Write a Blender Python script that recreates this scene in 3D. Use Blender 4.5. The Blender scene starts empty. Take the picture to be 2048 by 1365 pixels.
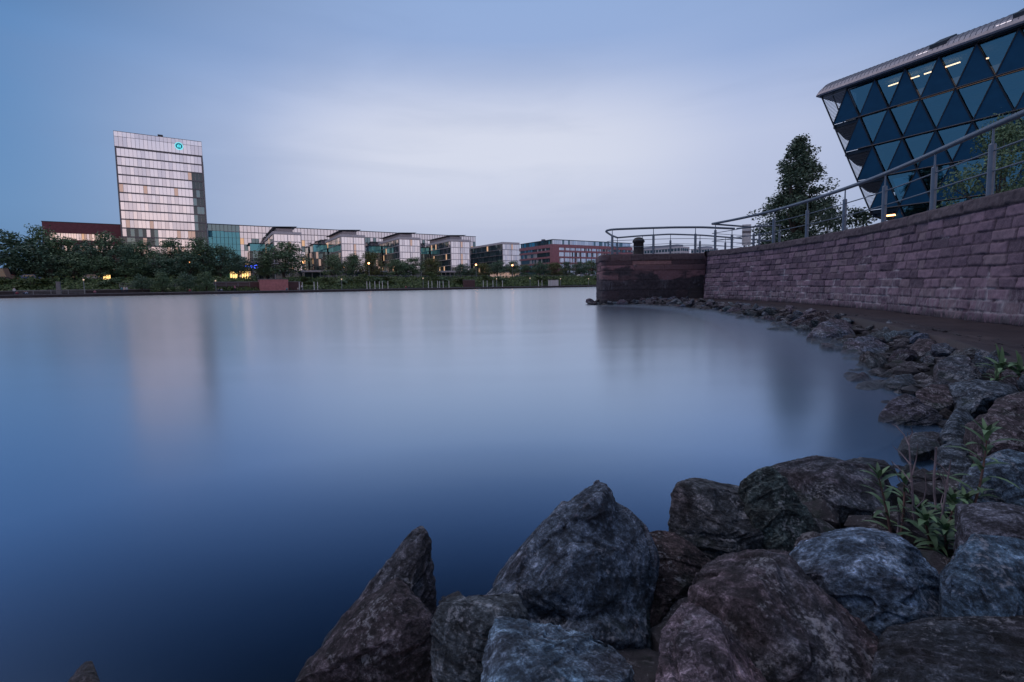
import bpy, bmesh, math, random
import numpy as np
from mathutils import Vector, Matrix

SC = bpy.context.scene
COL = SC.collection
R = random.Random(7)
NR = np.random.RandomState(11)
rad = math.radians

# ------------------------------------------------------------------ camera model (photo pixels of a 2048 px wide frame -> rays)
H = 1.15; FP = 930.0; CX = 1024.0; CY = 639.0
_p = math.atan(.073); _a = rad(.865)
cF = np.array([0, math.cos(_p), -math.sin(_p)]); _R0 = np.array([1., 0, 0]); _U0 = np.array([0, math.sin(_p), math.cos(_p)])
cR = _R0 * math.cos(_a) - _U0 * math.sin(_a); cU = _U0 * math.cos(_a) + _R0 * math.sin(_a)
CAM = np.array([0, 0, H])
def ray(x, y): return cF + cR * (x - CX) / FP - cU * (y - CY) / FP
def atY(x, y, Y): d = ray(x, y); return CAM + d * (Y / d[1])
def atz(x, y, z): d = ray(x, y); return CAM + d * ((z - H) / d[2])
def hor(x): return 586.56 - .015098 * x
BU = np.array([.84561538, .53379268, 0.]); BN = np.array([-BU[1], BU[0], 0.]); BROT = math.atan2(BU[1], BU[0])
def atn(x, y, n):
    d = ray(x, y); P = CAM + d * ((n - CAM @ BN) / (d @ BN)); return P @ BU, P[2]
def col(x, n): return atn(x, hor(x) + 1, n)[0]
def bank(s, n, z): return tuple(BU * s + BN * n + np.array([0, 0, z]))

# ------------------------------------------------------------------ noise
def _h(ix, iy, iz, seed):
    h = (ix.astype(np.int64) * 374761393 + iy.astype(np.int64) * 668265263 + iz.astype(np.int64) * 2147483647 % 1000003 + iz.astype(np.int64) * 1274126177 + seed * 974711) & 0xffffffff
    h = ((h ^ (h >> 13)) * 1274126177) & 0xffffffff
    h = h ^ (h >> 16)
    return (h & 0xffffff) / float(0xffffff)
def vn(P, seed=0):
    P = np.asarray(P, float); f = np.floor(P); t = P - f; t = t * t * (3 - 2 * t); f = f.astype(np.int64)
    r = 0
    for dx in (0, 1):
        for dy in (0, 1):
            for dz in (0, 1):
                w = (t[:, 0] if dx else 1 - t[:, 0]) * (t[:, 1] if dy else 1 - t[:, 1]) * (t[:, 2] if dz else 1 - t[:, 2])
                r = r + w * _h(f[:, 0] + dx, f[:, 1] + dy, f[:, 2] + dz, seed)
    return r * 2 - 1
def fbm(P, freq, octv=4, seed=0, gain=.5, ridge=False):
    s = 0; a = 1.
    for i in range(octv):
        v = vn(np.asarray(P) * freq + 17.3 * i, seed + i)
        s = s + a * ((1 - 2 * np.abs(v)) if ridge else v); a *= gain; freq *= 2.07
    return s

# ------------------------------------------------------------------ objects
def link(name, data, parent=None):
    o = bpy.data.objects.new(name, data); COL.objects.link(o)
    if parent is not None: o.parent = parent
    return o
def tag(o, label=None, cat=None, group=None, kind=None):
    if label: o['label'] = label
    if cat: o['category'] = cat
    if group: o['group'] = group
    if kind: o['kind'] = kind
    return o
def empty(name, loc, rz, label, cat, group=None):
    o = link(name, None); o.location = loc; o.rotation_euler = (0, 0, rz); o.empty_display_size = .2
    return tag(o, label, cat, group)
def dup(o, parent=None):
    c = o.copy(); COL.objects.link(c)
    if parent is not None: c.parent = parent
    for ch in list(o.children): dup(ch, c)
    return c

class MB:
    def __init__(s): s.v = []; s.f = []; s.m = []
    def poly(s, pts, m=0):
        b = len(s.v); s.v += [tuple(map(float, p)) for p in pts]; s.f.append(tuple(range(b, b + len(pts)))); s.m.append(m)
    def box(s, x0, x1, y0, y1, z0, z1, m=0):
        b = len(s.v)
        s.v += [(x0, y0, z0), (x1, y0, z0), (x1, y1, z0), (x0, y1, z0), (x0, y0, z1), (x1, y0, z1), (x1, y1, z1), (x0, y1, z1)]
        for f in ((0, 3, 2, 1), (4, 5, 6, 7), (0, 1, 5, 4), (1, 2, 6, 5), (2, 3, 7, 6), (3, 0, 4, 7)):
            s.f.append(tuple(b + i for i in f)); s.m.append(m)
    def prism(s, pts, h0, h1, axis=2, m=0):
        n = len(pts)
        def P(p, h): return {2: (p[0], p[1], h), 1: (p[0], h, p[1]), 0: (h, p[0], p[1])}[axis]
        b = len(s.v); s.v += [P(p, h0) for p in pts] + [P(p, h1) for p in pts]
        s.f.append(tuple(range(b + n - 1, b - 1, -1))); s.f.append(tuple(range(b + n, b + 2 * n))); s.m += [m, m]
        for i in range(n):
            j = (i + 1) % n; s.f.append((b + i, b + j, b + n + j, b + n + i)); s.m.append(m)
    def tube(s, pts, r, k=8, m=0, cap=True):
        pts = [np.array(p, float) for p in pts]; n = len(pts)
        rs = r if isinstance(r, (list, tuple)) else [r] * n
        b = len(s.v); up = None
        for i, p in enumerate(pts):
            t = pts[min(i + 1, n - 1)] - pts[max(i - 1, 0)]; t = t / (np.linalg.norm(t) + 1e-9)
            if up is None:
                up = np.array([0, 0, 1.]) if abs(t[2]) < .9 else np.array([1., 0, 0])
            a = np.cross(t, up); a /= np.linalg.norm(a) + 1e-9; c = np.cross(a, t); up = c
            for q in range(k):
                w = 2 * math.pi * q / k; s.v.append(tuple(p + rs[i] * (a * math.cos(w) + c * math.sin(w))))
        for i in range(n - 1):
            for q in range(k):
                s.f.append((b + i * k + q, b + i * k + (q + 1) % k, b + (i + 1) * k + (q + 1) % k, b + (i + 1) * k + q)); s.m.append(m)
        if cap:
            s.f.append(tuple(b + q for q in range(k))); s.f.append(tuple(b + (n - 1) * k + q for q in reversed(range(k)))); s.m += [m, m]
    def lathe(s, prof, k=16, m=0, c=(0, 0)):
        b = len(s.v); n = len(prof)
        for r, z in prof:
            for q in range(k):
                w = 2 * math.pi * q / k; s.v.append((c[0] + r * math.cos(w), c[1] + r * math.sin(w), z))
        for i in range(n - 1):
            for q in range(k):
                s.f.append((b + i * k + q, b + i * k + (q + 1) % k, b + (i + 1) * k + (q + 1) % k, b + (i + 1) * k + q)); s.m.append(m)
        s.f.append(tuple(b + q for q in reversed(range(k)))); s.f.append(tuple(b + (n - 1) * k + q for q in range(k))); s.m += [m, m]
    def build(s, name, mats, parent=None, smooth=False):
        me = bpy.data.meshes.new(name); me.from_pydata(s.v, [], s.f)
        if not isinstance(mats, (list, tuple)): mats = [mats]
        for x in mats: me.materials.append(x)
        me.polygons.foreach_set('material_index', s.m)
        if smooth: me.polygons.foreach_set('use_smooth', [True] * len(s.f))
        me.update()
        return link(name, me, parent)

def np_mesh(name, v, f, mats, smooth=True, attrs=None):
    me = bpy.data.meshes.new(name); me.from_pydata(v.tolist() if hasattr(v, 'tolist') else v, [], f.tolist() if hasattr(f, 'tolist') else f)
    if not isinstance(mats, (list, tuple)): mats = [mats]
    for m in mats: me.materials.append(m)
    if smooth: me.polygons.foreach_set('use_smooth', [True] * len(me.polygons))
    for k, a in (attrs or {}).items():
        at = me.attributes.new(k, 'FLOAT', 'POINT'); at.data.foreach_set('value', np.asarray(a, np.float32).ravel())
    me.update(); return me

# ------------------------------------------------------------------ materials
class NT:
    def __init__(s, name):
        s.mat = bpy.data.materials.new(name); s.mat.use_nodes = True; s.t = s.mat.node_tree
        s.b = s.t.nodes['Principled BSDF']; s.out = s.t.nodes['Material Output']
    def n(s, typ, **kw):
        nd = s.t.nodes.new(typ)
        for k, v in kw.items():
            if k.startswith('_'): setattr(nd, k[1:], v)
            else: s.set(nd, k.replace('__', ' '), v)
        return nd
    def set(s, nd, k, v):
        i = nd.inputs[int(k[1:])] if k[0] == 'i' and k[1:].isdigit() else nd.inputs[k]
        if isinstance(v, bpy.types.NodeSocket): s.t.links.new(v, i)
        elif isinstance(v, bpy.types.Node): s.t.links.new(v.outputs[0], i)
        else: i.default_value = v
    def P(s, **kw):
        for k, v in kw.items(): s.set(s.b, k.replace('__', ' '), v)
        return s.mat
    def coord(s, scale=(1, 1, 1), kind='Object', rot=(0, 0, 0)):
        c = s.n('ShaderNodeTexCoord'); m = s.n('ShaderNodeMapping'); s.t.links.new(c.outputs[kind], m.inputs[0])
        m.inputs['Scale'].default_value = scale; m.inputs['Rotation'].default_value = rot; return m.outputs[0]
    def world(s, scale=(1, 1, 1)):
        g = s.n('ShaderNodeNewGeometry'); m = s.n('ShaderNodeMapping'); s.t.links.new(g.outputs['Position'], m.inputs[0])
        m.inputs['Scale'].default_value = scale; return m.outputs[0]
    def noise(s, vec, scale, detail=5, rough=.6, dist=0):
        return s.n('ShaderNodeTexNoise', Vector=vec, Scale=scale, Detail=detail, Roughness=rough, Distortion=dist).outputs[0]
    def ramp(s, fac, stops, interp='LINEAR'):
        r = s.n('ShaderNodeValToRGB', Fac=fac); e = r.color_ramp.elements; r.color_ramp.interpolation = interp
        while len(e) < len(stops): e.new(.5)
        for i, (p, c) in enumerate(stops): e[i].position = p; e[i].color = (*c, 1) if len(c) == 3 else c
        return r.outputs[0]
    def ss(s, x, a, b):
        return s.n('ShaderNodeMapRange', _interpolation_type='SMOOTHSTEP', Value=x, **{'From__Min': a, 'From__Max': b}).outputs[0]
    def mix(s, fac, a, b, mode='MIX'):
        m = s.n('ShaderNodeMix', _data_type='RGBA', _blend_type=mode)
        for i, v in ((0, fac), (6, a), (7, b)):
            if isinstance(v, bpy.types.NodeSocket): s.t.links.new(v, m.inputs[i])
            else: m.inputs[i].default_value = v if i == 0 or len(v) == 4 else (*v, 1)
        return m.outputs[2]
    def math(s, op, a, b=0.0):
        return s.n('ShaderNodeMath', _operation=op, i0=a, i1=b).outputs[0]
    def bump(s, hgt, strength=.3, dist=.01, normal=None):
        kw = dict(Strength=strength, Distance=dist, Height=hgt)
        if normal is not None: kw['Normal'] = normal
        return s.n('ShaderNodeBump', **kw).outputs[0]
    def attr(s, name): return s.n('ShaderNodeAttribute', _attribute_name=name).outputs['Fac']
    def rnd(s): return s.n('ShaderNodeObjectInfo').outputs['Random']

def plain(name, c, rough=.6, metal=0., var=.25, scale=3., bump=0., spec=.5):
    t = NT(name); n = t.noise(t.coord(), scale, 6)
    c2 = tuple(x * (1 - var) for x in c); c3 = tuple(min(1, x * (1 + var)) for x in c)
    colr = t.ramp(n, [(.3, c2), (.7, c3)])
    kw = dict(Base__Color=colr, Roughness=rough, Metallic=metal, Specular__IOR__Level=spec)
    if bump: kw['Normal'] = t.bump(n, bump, .02)
    return t.P(**kw)
def emis(name, c, st):
    t = NT(name); return t.P(Base__Color=(*[min(1, x * .5) for x in c], 1), Emission__Color=(*c, 1), Emission__Strength=st, Roughness=.4)
def glass(name, c, metal, rough=.05, wob=.15):
    t = NT(name); n = t.noise(t.coord(), .35, 2)
    return t.P(Base__Color=(*c, 1), Metallic=metal, Roughness=rough, Specular__IOR__Level=.8, Normal=t.bump(n, wob, .25))

M = {}
M['glass'] = glass('coated_glass', (.83, .85, .89), .93, .05, .05)
M['glass_b'] = glass('coated_glass_dim', (.70, .72, .77), .9, .07, .05)
M['glass_d'] = glass('clear_dark_glass', (.045, .085, .10), .25, .06)
M['glass_t'] = glass('teal_glass', (.09, .36, .45), .6, .06)
M['glass_s'] = glass('side_glass', (.17, .27, .30), .7, .06)
M['lit'] = emis('lit_room', (1., .60, .36), .62)
M['lit_dim'] = emis('dimly_lit_room', (.9, .60, .50), .40)
M['lit_hot'] = emis('lit_foyer', (1., .62, .22), 1.9)
M['blind'] = plain('white_blind', (.5, .5, .52), .8)
M['alu'] = plain('aluminium', (.35, .34, .37), .45, .5)
M['alu_l'] = plain('pale_panel', (.62, .58, .60), .55, 0)
M['dark'] = plain('dark_metal', (.035, .04, .05), .45, .4)
M['slab'] = plain('grey_spandrel', (.16, .155, .17), .5, .2)
M['roof'] = plain('dark_roof', (.055, .068, .095), .5, .2)
M['conc'] = plain('grey_concrete', (.2, .19, .2), .85, bump=.2)
M['white'] = plain('white_paint', (.7, .68, .68), .6)
M['pole'] = plain('lamp_pole', (.25, .26, .28), .5)
M['cyan'] = emis('cyan_sign_light', (.10, .80, .90), 1.1)
M['cyan_d'] = emis('cyan_sign_backing', (.01, .16, .24), .3)
M['cyan_w'] = emis('pale_cyan_sign_light', (.20, .85, .95), .9)
M['blue'] = emis('blue_neon', (.06, .12, 1.), 3.)
M['lamp'] = emis('warm_lamp', (1., .42, .16), 7.)
M['lamp_w'] = emis('pale_lamp', (1., .7, .5), .6)
M['redlight'] = emis('red_light', (1., .08, .12), 1.2)

def brickmat(name, c, sc=1.):
    t = NT(name); v = t.coord((1, 1, 1)); n = t.noise(v, 1.2, 6); n2 = t.noise(v, 14, 4)
    b = t.n('ShaderNodeTexBrick', Vector=t.coord(rot=(rad(90), 0, 0)), Scale=sc, **{'Mortar__Size': .02}).outputs['Fac']
    base = t.ramp(n, [(.3, tuple(x * .75 for x in c)), (.7, tuple(x * 1.2 for x in c))])
    base = t.mix(t.math('MULTIPLY', n2, .35), base, tuple(x * .6 for x in c))
    return t.P(Base__Color=base, Roughness=.85)
M['redbrick'] = brickmat('red_brick', (.20, .070, .085))
M['redbrick2'] = brickmat('pink_brick', (.42, .185, .215))
M['sandstone'] = brickmat('pink_sandstone', (.52, .21, .22))
M['sandstone_d'] = brickmat('brown_sandstone', (.12, .065, .07))

def rockmat():
    t = NT('riprap_rock'); r = t.rnd(); v = t.coord((1, 1, 1), rot=(.4, .3, .8)); vs = t.coord((1.0, 1.0, 1.7), rot=(.6, .9, .2))
    n1 = t.noise(v, 4, 8, .65, .3); n2 = t.noise(vs, 16, 8, .7, .4); n3 = t.noise(v, 70, 5, .7); n4 = t.noise(v, 2.2, 4)
    base = t.ramp(n2, [(.30, (.006, .005, .006)), (.46, (.028, .022, .025)), (.57, (.085, .070, .078)), (.72, (.30, .265, .29))])
    n5 = t.noise(v, 160, 4, .75)
    cool = t.ramp(n2, [(.30, (.006, .009, .012)), (.46, (.026, .038, .050)), (.57, (.085, .118, .145)), (.72, (.30, .36, .41))])
    base = t.mix(t.ss(t.math('ADD', n4, t.math('MULTIPLY', r, .5)), .60, .95), base, cool)
    g = t.n('ShaderNodeNewGeometry'); sep = t.n('ShaderNodeSeparateXYZ', Vector=g.outputs['Normal']); sp = t.n('ShaderNodeSeparateXYZ', Vector=g.outputs['Position'])
    spk = t.ramp(t.math('ADD', t.math('MULTIPLY', n3, .55), t.math('MULTIPLY', n5, .45)), [(.34, (.28, .28, .28)), (.5, (1, 1, 1)), (.62, (2.6, 2.55, 2.6))])
    base = t.mix(1., base, spk, 'MULTIPLY')
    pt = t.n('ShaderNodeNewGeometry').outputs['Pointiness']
    base = t.mix(t.math('MULTIPLY', t.ss(t.math('ADD', pt, t.math('MULTIPLY', t.math('SUBTRACT', n3, .5), .06)), .52, .59), .45), base, (.30, .29, .32)); base = t.mix(t.math('MULTIPLY', t.ss(pt, .49, .43), .8), base, (.006, .005, .006))  # pale worn edges double as painted highlights; creases darkened as dirt
    oc = t.n('ShaderNodeObjectInfo').outputs['Color']; base = t.mix(1., base, oc, 'MULTIPLY')
    lich = t.math('MULTIPLY', t.ss(t.math('ADD', t.math('MULTIPLY', n1, .8), t.math('MULTIPLY', n3, .6)), .74, .84), t.ss(sep.outputs[2], .05, .7))
    base = t.mix(t.math('MULTIPLY', lich, .6), base, (.40, .40, .44))
    oran = t.math('MULTIPLY', t.ss(t.noise(v, 22, 3), .70, .76), t.ss(t.noise(v, 3, 2), .55, .7))
    base = t.mix(t.math('MULTIPLY', oran, .5), base, (.20, .11, .05))
    moss = t.math('MULTIPLY', t.ss(t.noise(v, 5, 5, .7), .52, .68), t.ss(sp.outputs[2], .42, .05))
    base = t.mix(t.math('MULTIPLY', moss, .8), base, (.014, .030, .020))
    wet = t.ss(sp.outputs[2], .10, .02)
    base = t.mix(t.math('MULTIPLY', wet, .6), base, (.008, .010, .014))
    nb = t.bump(n5, .5, .004, t.bump(n3, .8, .010, t.bump(n2, 1., .03)))
    return t.P(Base__Color=base, Roughness=t.math('SUBTRACT', .82, t.math('MULTIPLY', wet, .4)), Normal=nb, Specular__IOR__Level=.4)
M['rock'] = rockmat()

def wallmat(name, c0, c1, stain, white, pierm=False):
    t = NT(name); v = t.world(); tint = t.attr('tint'); j = t.attr('joint'); hz = t.attr('hz')
    n1 = t.noise(v, 1.3, 6, .6); n2 = t.noise(t.world((9, 9, 1.6)), 1.5, 6, .7); n3 = t.noise(v, 45, 5, .7); n4 = t.noise(v, 8, 5, .65)
    base = t.mix(t.ss(tint, 0, 1), c0, c1)
    base = t.mix(t.math('MULTIPLY', t.ss(t.math('FRACT', t.math('MULTIPLY', tint, 7.3)), .72, .8), .6), base, tuple(x * .55 for x in (c0[0], c0[1] * 1.15, c0[2] * 1.1)))
    base = t.mix(t.math('MULTIPLY', t.ss(t.math('FRACT', t.math('MULTIPLY', tint, 13.7)), .82, .88), .5), base, (c1[0] * 1.1, c1[1] * 1.25, c1[2] * 1.05))
    base = t.mix(t.math('MULTIPLY', t.ss(n4, .4, .75), .5), base, tuple(x * .55 for x in c0))
    base = t.mix(t.math('MULTIPLY', t.ss(n3, .45, .75), .35), base, tuple(x * 1.5 for x in c1))
    mort = t.mix(t.ss(t.math('ADD', n1, t.math('MULTIPLY', hz, -.22)), .42, .54), tuple(x * .42 for x in c0), (.48, .45, .49))
    base = t.mix(t.math('MULTIPLY', j, .85), base, mort)
    # lime streaks and damp grime near the foot of the wall
    low = t.ss(hz, .42, .05)
    lime = t.math('MULTIPLY', t.ss(n2, .47, .60), t.math('MAXIMUM', t.math('MULTIPLY', low, white), t.math('MULTIPLY', t.ss(n1, .58, .74), white * .6)))
    base = t.mix(lime, base, (.33, .30, .34))
    grime = t.math('MULTIPLY', t.ss(t.math('ADD', n2, t.math('MULTIPLY', t.ss(hz, .16, .0), .35)), .50, .66), t.math('ADD', t.math('MULTIPLY', t.ss(hz, .3, .02), .9), stain))
    if pierm:
        nb_ = t.noise(t.world((.55, .55, .9)), 1.0, 5, .6, .4)
        dk = t.ss(t.math('ADD', nb_, t.math('MULTIPLY', t.math('SUBTRACT', .70, hz), .8)), .50, .60)
        base = t.mix(t.math('MULTIPLY', dk, .9), base, t.ramp(n4, [(.3, (.022, .022, .028)), (.7, (.060, .058, .068))]))
        base = t.mix(t.math('MULTIPLY', t.ss(t.math('FRACT', t.math('MULTIPLY', tint, 3.7)), .50, .56), .62), base, t.ramp(n4, [(.3, (.026, .024, .030)), (.7, (.085, .070, .080))]))
        lw = t.math('MULTIPLY', t.math('MULTIPLY', t.ss(n2, .44, .66), t.ss(t.noise(t.world((.7, .7, .8)), 1.1, 3), .53, .60)), t.ss(hz, .66, .5))
        base = t.mix(t.math('MULTIPLY', lw, .6), base, (.20, .20, .23))
    base = t.mix(t.n('ShaderNodeClamp', Value=grime).outputs[0], base, (.016, .016, .022))
    cop = t.attr('cop')
    base = t.mix(t.math('MULTIPLY', cop, .75), base, t.ramp(n4, [(.3, (.035, .03, .035)), (.7, (.13, .11, .12))]))
    return t.P(Base__Color=base, Roughness=.88, Normal=t.bump(n3, .4, .012, t.bump(n4, .5, .02)), Specular__IOR__Level=.25)
M['wall'] = wallmat('red_sandstone_blocks', (.120, .085, .118), (.235, .162, .208), .0, .95)
M['pier'] = wallmat('stained_sandstone_blocks', (.18, .10, .115), (.42, .22, .23), .06, .35, True)

def groundmat(name, stops, sc, rough=.9, bump=.4, stretch=(1, 1, 1)):
    t = NT(name); n = t.noise(t.world(stretch), sc, 8, .65); n2 = t.noise(t.world(), sc * 9, 5)
    return t.P(Base__Color=t.mix(t.math('MULTIPLY', n2, .4), t.ramp(n, stops), stops[0][1]), Roughness=t.math('ADD', rough - .22, t.math('MULTIPLY', n, .42)), Normal=t.bump(n2, bump, .02), Specular__IOR__Level=.3)
M['walk'] = groundmat('wet_brown_paving', [(.3, (.018, .013, .016)), (.55, (.048, .035, .037)), (.75, (.085, .063, .065))], 1.6, .6)
M['bed'] = groundmat('gap_shade_gravel', [(.3, (.003, .003, .003)), (.7, (.010, .009, .010))], 6)  # near-black colour paints in the deep shade between the boulders
M['land'] = groundmat('dark_earth', [(.3, (.02, .022, .018)), (.7, (.05, .05, .045))], .3)
M['pave'] = groundmat('promenade_paving', [(.3, (.11, .095, .095)), (.7, (.19, .165, .165))], .4)
M['grass'] = groundmat('dark_grass', [(.3, (.02, .035, .018)), (.7, (.05, .07, .035))], .6)
M['quay'] = groundmat('dark_quay_stone', [(.3, (.035, .03, .033)), (.7, (.09, .075, .08))], .8)

def leafmat(name, c0, c1, rough=.6):
    t = NT(name); v = t.coord(); n = t.noise(v, 2.5, 3); isl = t.n('ShaderNodeNewGeometry').outputs['Random Per Island']
    k = t.math('ADD', t.math('MULTIPLY', n, .6), t.math('MULTIPLY', isl, .5))
    return t.P(Base__Color=t.ramp(k, [(.25, c0), (.8, c1)]), Roughness=rough, Specular__IOR__Level=.3)
M['leaf'] = leafmat('dark_foliage', (.048, .092, .062), (.16, .25, .125))
M['leaf_y'] = leafmat('olive_foliage', (.055, .075, .034), (.19, .21, .080))
M['leaf_b'] = leafmat('bluish_foliage', (.040, .080, .062), (.125, .21, .13))
M['leaf_p'] = leafmat('poplar_foliage', (.036, .066, .050), (.12, .18, .12))
M['leaf_w'] = leafmat('weed_foliage', (.050, .090, .050), (.15, .25, .125), .45)
M['leaf_c'] = leafmat('bank_foliage', (.032, .060, .024), (.12, .17, .060))
M['bark'] = plain('bark', (.06, .05, .045), .9, bump=.4)
M['stem'] = plain('dry_stem', (.22, .17, .19), .8, scale=20)
M['stem_r'] = plain('red_stem', (.10, .05, .045), .7, scale=20)

def watermat():
    t = NT('river_water')
    n1 = t.noise(t.world((.5, 1.6, 1)), .9, 3, .5); n2 = t.noise(t.world((.10, .35, 1)), 1., 3, .5)
    nb = t.bump(n1, .06, .03, t.bump(n2, .10, .12))
    f = t.n('ShaderNodeLayerWeight', Blend=.5).outputs['Facing']
    k = t.n('ShaderNodeMapRange', Value=f, **{'From__Min': .34, 'From__Max': .68, 'To__Min': .16, 'To__Max': 1.}).outputs[0]
    c = t.n('ShaderNodeCombineColor', Red=t.math('MULTIPLY', k, t.math('POWER', f, 3.1)), Green=t.math('MULTIPLY', k, t.math('POWER', f, 2.35)), Blue=t.math('MULTIPLY', k, t.math('POWER', f, 1.6))).outputs[0]
    gl = t.n('ShaderNodeBsdfGlossy', _distribution='MULTI_GGX', Color=c, Roughness=.215, Normal=nb)
    df = t.n('ShaderNodeBsdfDiffuse', Color=(.002, .007, .014, 1))
    ad = t.n('ShaderNodeAddShader', i0=gl, i1=df); t.t.links.new(ad.outputs[0], t.out.inputs[0]); return t.mat
M['water'] = watermat()

# ------------------------------------------------------------------ camera
cam = bpy.data.cameras.new('camera'); co = link('camera', cam); SC.camera = co
cam.sensor_width = 36; cam.lens = 36 * FP / 2048; cam.shift_y = -(682.5 - CY) / 2048; cam.clip_start = .05; cam.clip_end = 5000
co.matrix_world = Matrix(((cR[0], cU[0], -cF[0], 0), (cR[1], cU[1], -cF[1], 0), (cR[2], cU[2], -cF[2], H), (0, 0, 0, 1)))

# ------------------------------------------------------------------ sky and light
def make_world():
    w = bpy.data.worlds.new('World'); SC.world = w; w.use_nodes = True
    t = NT.__new__(NT); t.t = w.node_tree; bg = t.t.nodes['Background']
    tc = t.n('ShaderNodeTexCoord'); d = tc.outputs['Generated']
    z = t.n('ShaderNodeSeparateXYZ', Vector=d).outputs[2]; z = t.math('MAXIMUM', z, 0.0)
    def dot(v):
        v = np.array(v, float); v /= np.linalg.norm(v)
        return t.n('ShaderNodeVectorMath', _operation='DOT_PRODUCT', i0=d, i1=tuple(v)).outputs['Value']
    up = [(.62, (.035, .085, .17)), (.70, (.018, .040, .075)), (.84, (.08, .13, .24)), (.93, (.62, .72, .98))]  # bright zenith above the view, added for top light
    blue = t.ramp(z, [(0, (.070, .200, .420)), (.13, (.105, .238, .480)), (.37, (.090, .222, .475)), (.45, (.070, .165, .35)), (.53, (.03, .075, .16))] + up)
    lav = t.ramp(z, [(0, (.38, .44, .625)), (.12, (.44, .49, .685)), (.18, (.46, .51, .705)), (.27, (.485, .54, .74)), (.33, (.42, .495, .725)), (.40, (.30, .405, .67)), (.50, (.28, .40, .67))] + up)
    g = t.ss(dot((.09, .96, .22)), .59, .97)
    c = t.mix(g, blue, lav)
    c = t.mix(t.math('MULTIPLY', t.math('MULTIPLY', t.ss(dot((-.02, .96, .24)), .88, 1.), t.ramp(z, [(.10, (0, 0, 0)), (.25, (1, 1, 1)), (.30, (1, 1, 1)), (.45, (0, 0, 0))])), .95), c, (.64, .67, .80))
    pink = t.ramp(z, [(0, (.62, .52, .60)), (.15, (.70, .615, .74)), (.35, (.50, .52, .72))] + up)
    c = t.mix(t.ss(dot((.28, -.96, .12)), .35, .93), c, pink)
    m = t.n('ShaderNodeMapping', Vector=d); m.inputs['Scale'].default_value = (1.3, 1.3, 7); m.inputs['Rotation'].default_value = (.12, .22, 0)
    cl = t.noise(m.outputs[0], 1.6, 6, .55, .5)
    c = t.mix(t.math('MULTIPLY', t.ss(cl, .44, .72), .26), c, t.mix(.5, c, (.16, .24, .44)))
    sky = t.n('ShaderNodeTexSky', _sky_type='NISHITA', _sun_disc=False, _sun_elevation=rad(2.5), _sun_rotation=rad(165))
    c2 = t.n('ShaderNodeMix', _data_type='RGBA', _blend_type='ADD'); c2.inputs[0].default_value = .02
    t.t.links.new(c, c2.inputs[6]); t.t.links.new(sky.outputs[0], c2.inputs[7])
    t.t.links.new(c2.outputs[2], bg.inputs[0]); bg.inputs[1].default_value = 1.0
make_world()
sun = bpy.data.lights.new('sun', 'SUN'); so = link('sun', sun); sun.energy = .8; sun.angle = rad(40); sun.color = (1, .84, .84)
so.rotation_euler = Vector((.55, -.25, -.80)).to_track_quat('-Z', 'Y').to_euler()

# ------------------------------------------------------------------ water and ground
def sheet(name, pts, z, mat):
    b = MB(); b.poly([(x, y, z) for x, y in pts]); o = b.build(name, mat); return tag(o, kind='structure')
P4 = lambda s0, s1, n0, n1: [bank(s, n, 0)[:2] for s, n in ((s0, n0), (s1, n0), (s1, n1), (s0, n1))]
sheet('river_water', P4(-500, 900, -150, 147), 0, M['water'])

QN = 145.0
sheet('promenade', P4(-400, 700, QN - .5, 166), .62, M['pave'])
sheet('lawn_strip', P4(-400, 700, 156.5, 166), .628, M['grass'])
b = MB(); b.poly([bank(s, n, z) for s, n, z in ((-400, 165.5, .55), (700, 165.5, .55), (700, 179, 4.62), (-400, 179, 4.62))]); tag(b.build('embankment', M['grass']), kind='structure')
sheet('street', P4(-400, 700, 178.5, 203), 4.6, M['pave'])
sheet('far_land', P4(-1500, 3000, 202, 2500), 4.596, M['land'])
BO = dict(rz=BROT)
def bempty(name, s, n, z, label, cat, group=None): return empty(name, bank(s, n, z), BROT, label, cat, group)
q = bempty('quay_wall', 0, QN, 0, 'low dark stone quay wall along the far river bank', 'quay wall')
b = MB(); b.box(-400, 700, -.4, 0, -1, .60); b.build('stone_face', M['quay'], q)
b = MB(); b.box(-400, 700, -.55, .6, .601, .72); b.build('coping', M['conc'], q)

# ------------------------------------------------------------------ helper: glazed facade of one storey
def panes(name, x0, x1, z0, z1, ncol, y, mats, pick, parent, wob=.02, face='y', gap=.04):
    """glass strip facing -y (or -x); every pane very slightly out of plane"""
    m = MB(); w = (x1 - x0) / ncol
    for i in range(ncol):
        a, c = x0 + i * w + gap, x0 + (i + 1) * w - gap
        o = [y + R.uniform(-wob, wob) for _ in range(3)]; o.append(o[0] + o[2] - o[1])
        q = [(a, z0), (c, z0), (c, z1), (a, z1)]
        m.poly([(p[0], o[k], p[1]) if face == 'y' else (o[k], p[0], p[1]) for k, p in enumerate(q if face == 'y' else q[::-1])], pick(i))
    return m.build(name, mats, parent)
GL = [M['glass'], M['glass_b'], M['glass_d'], M['lit'], M['blind'], M['glass_t'], M['glass_s'], M['lit_dim']]

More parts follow.
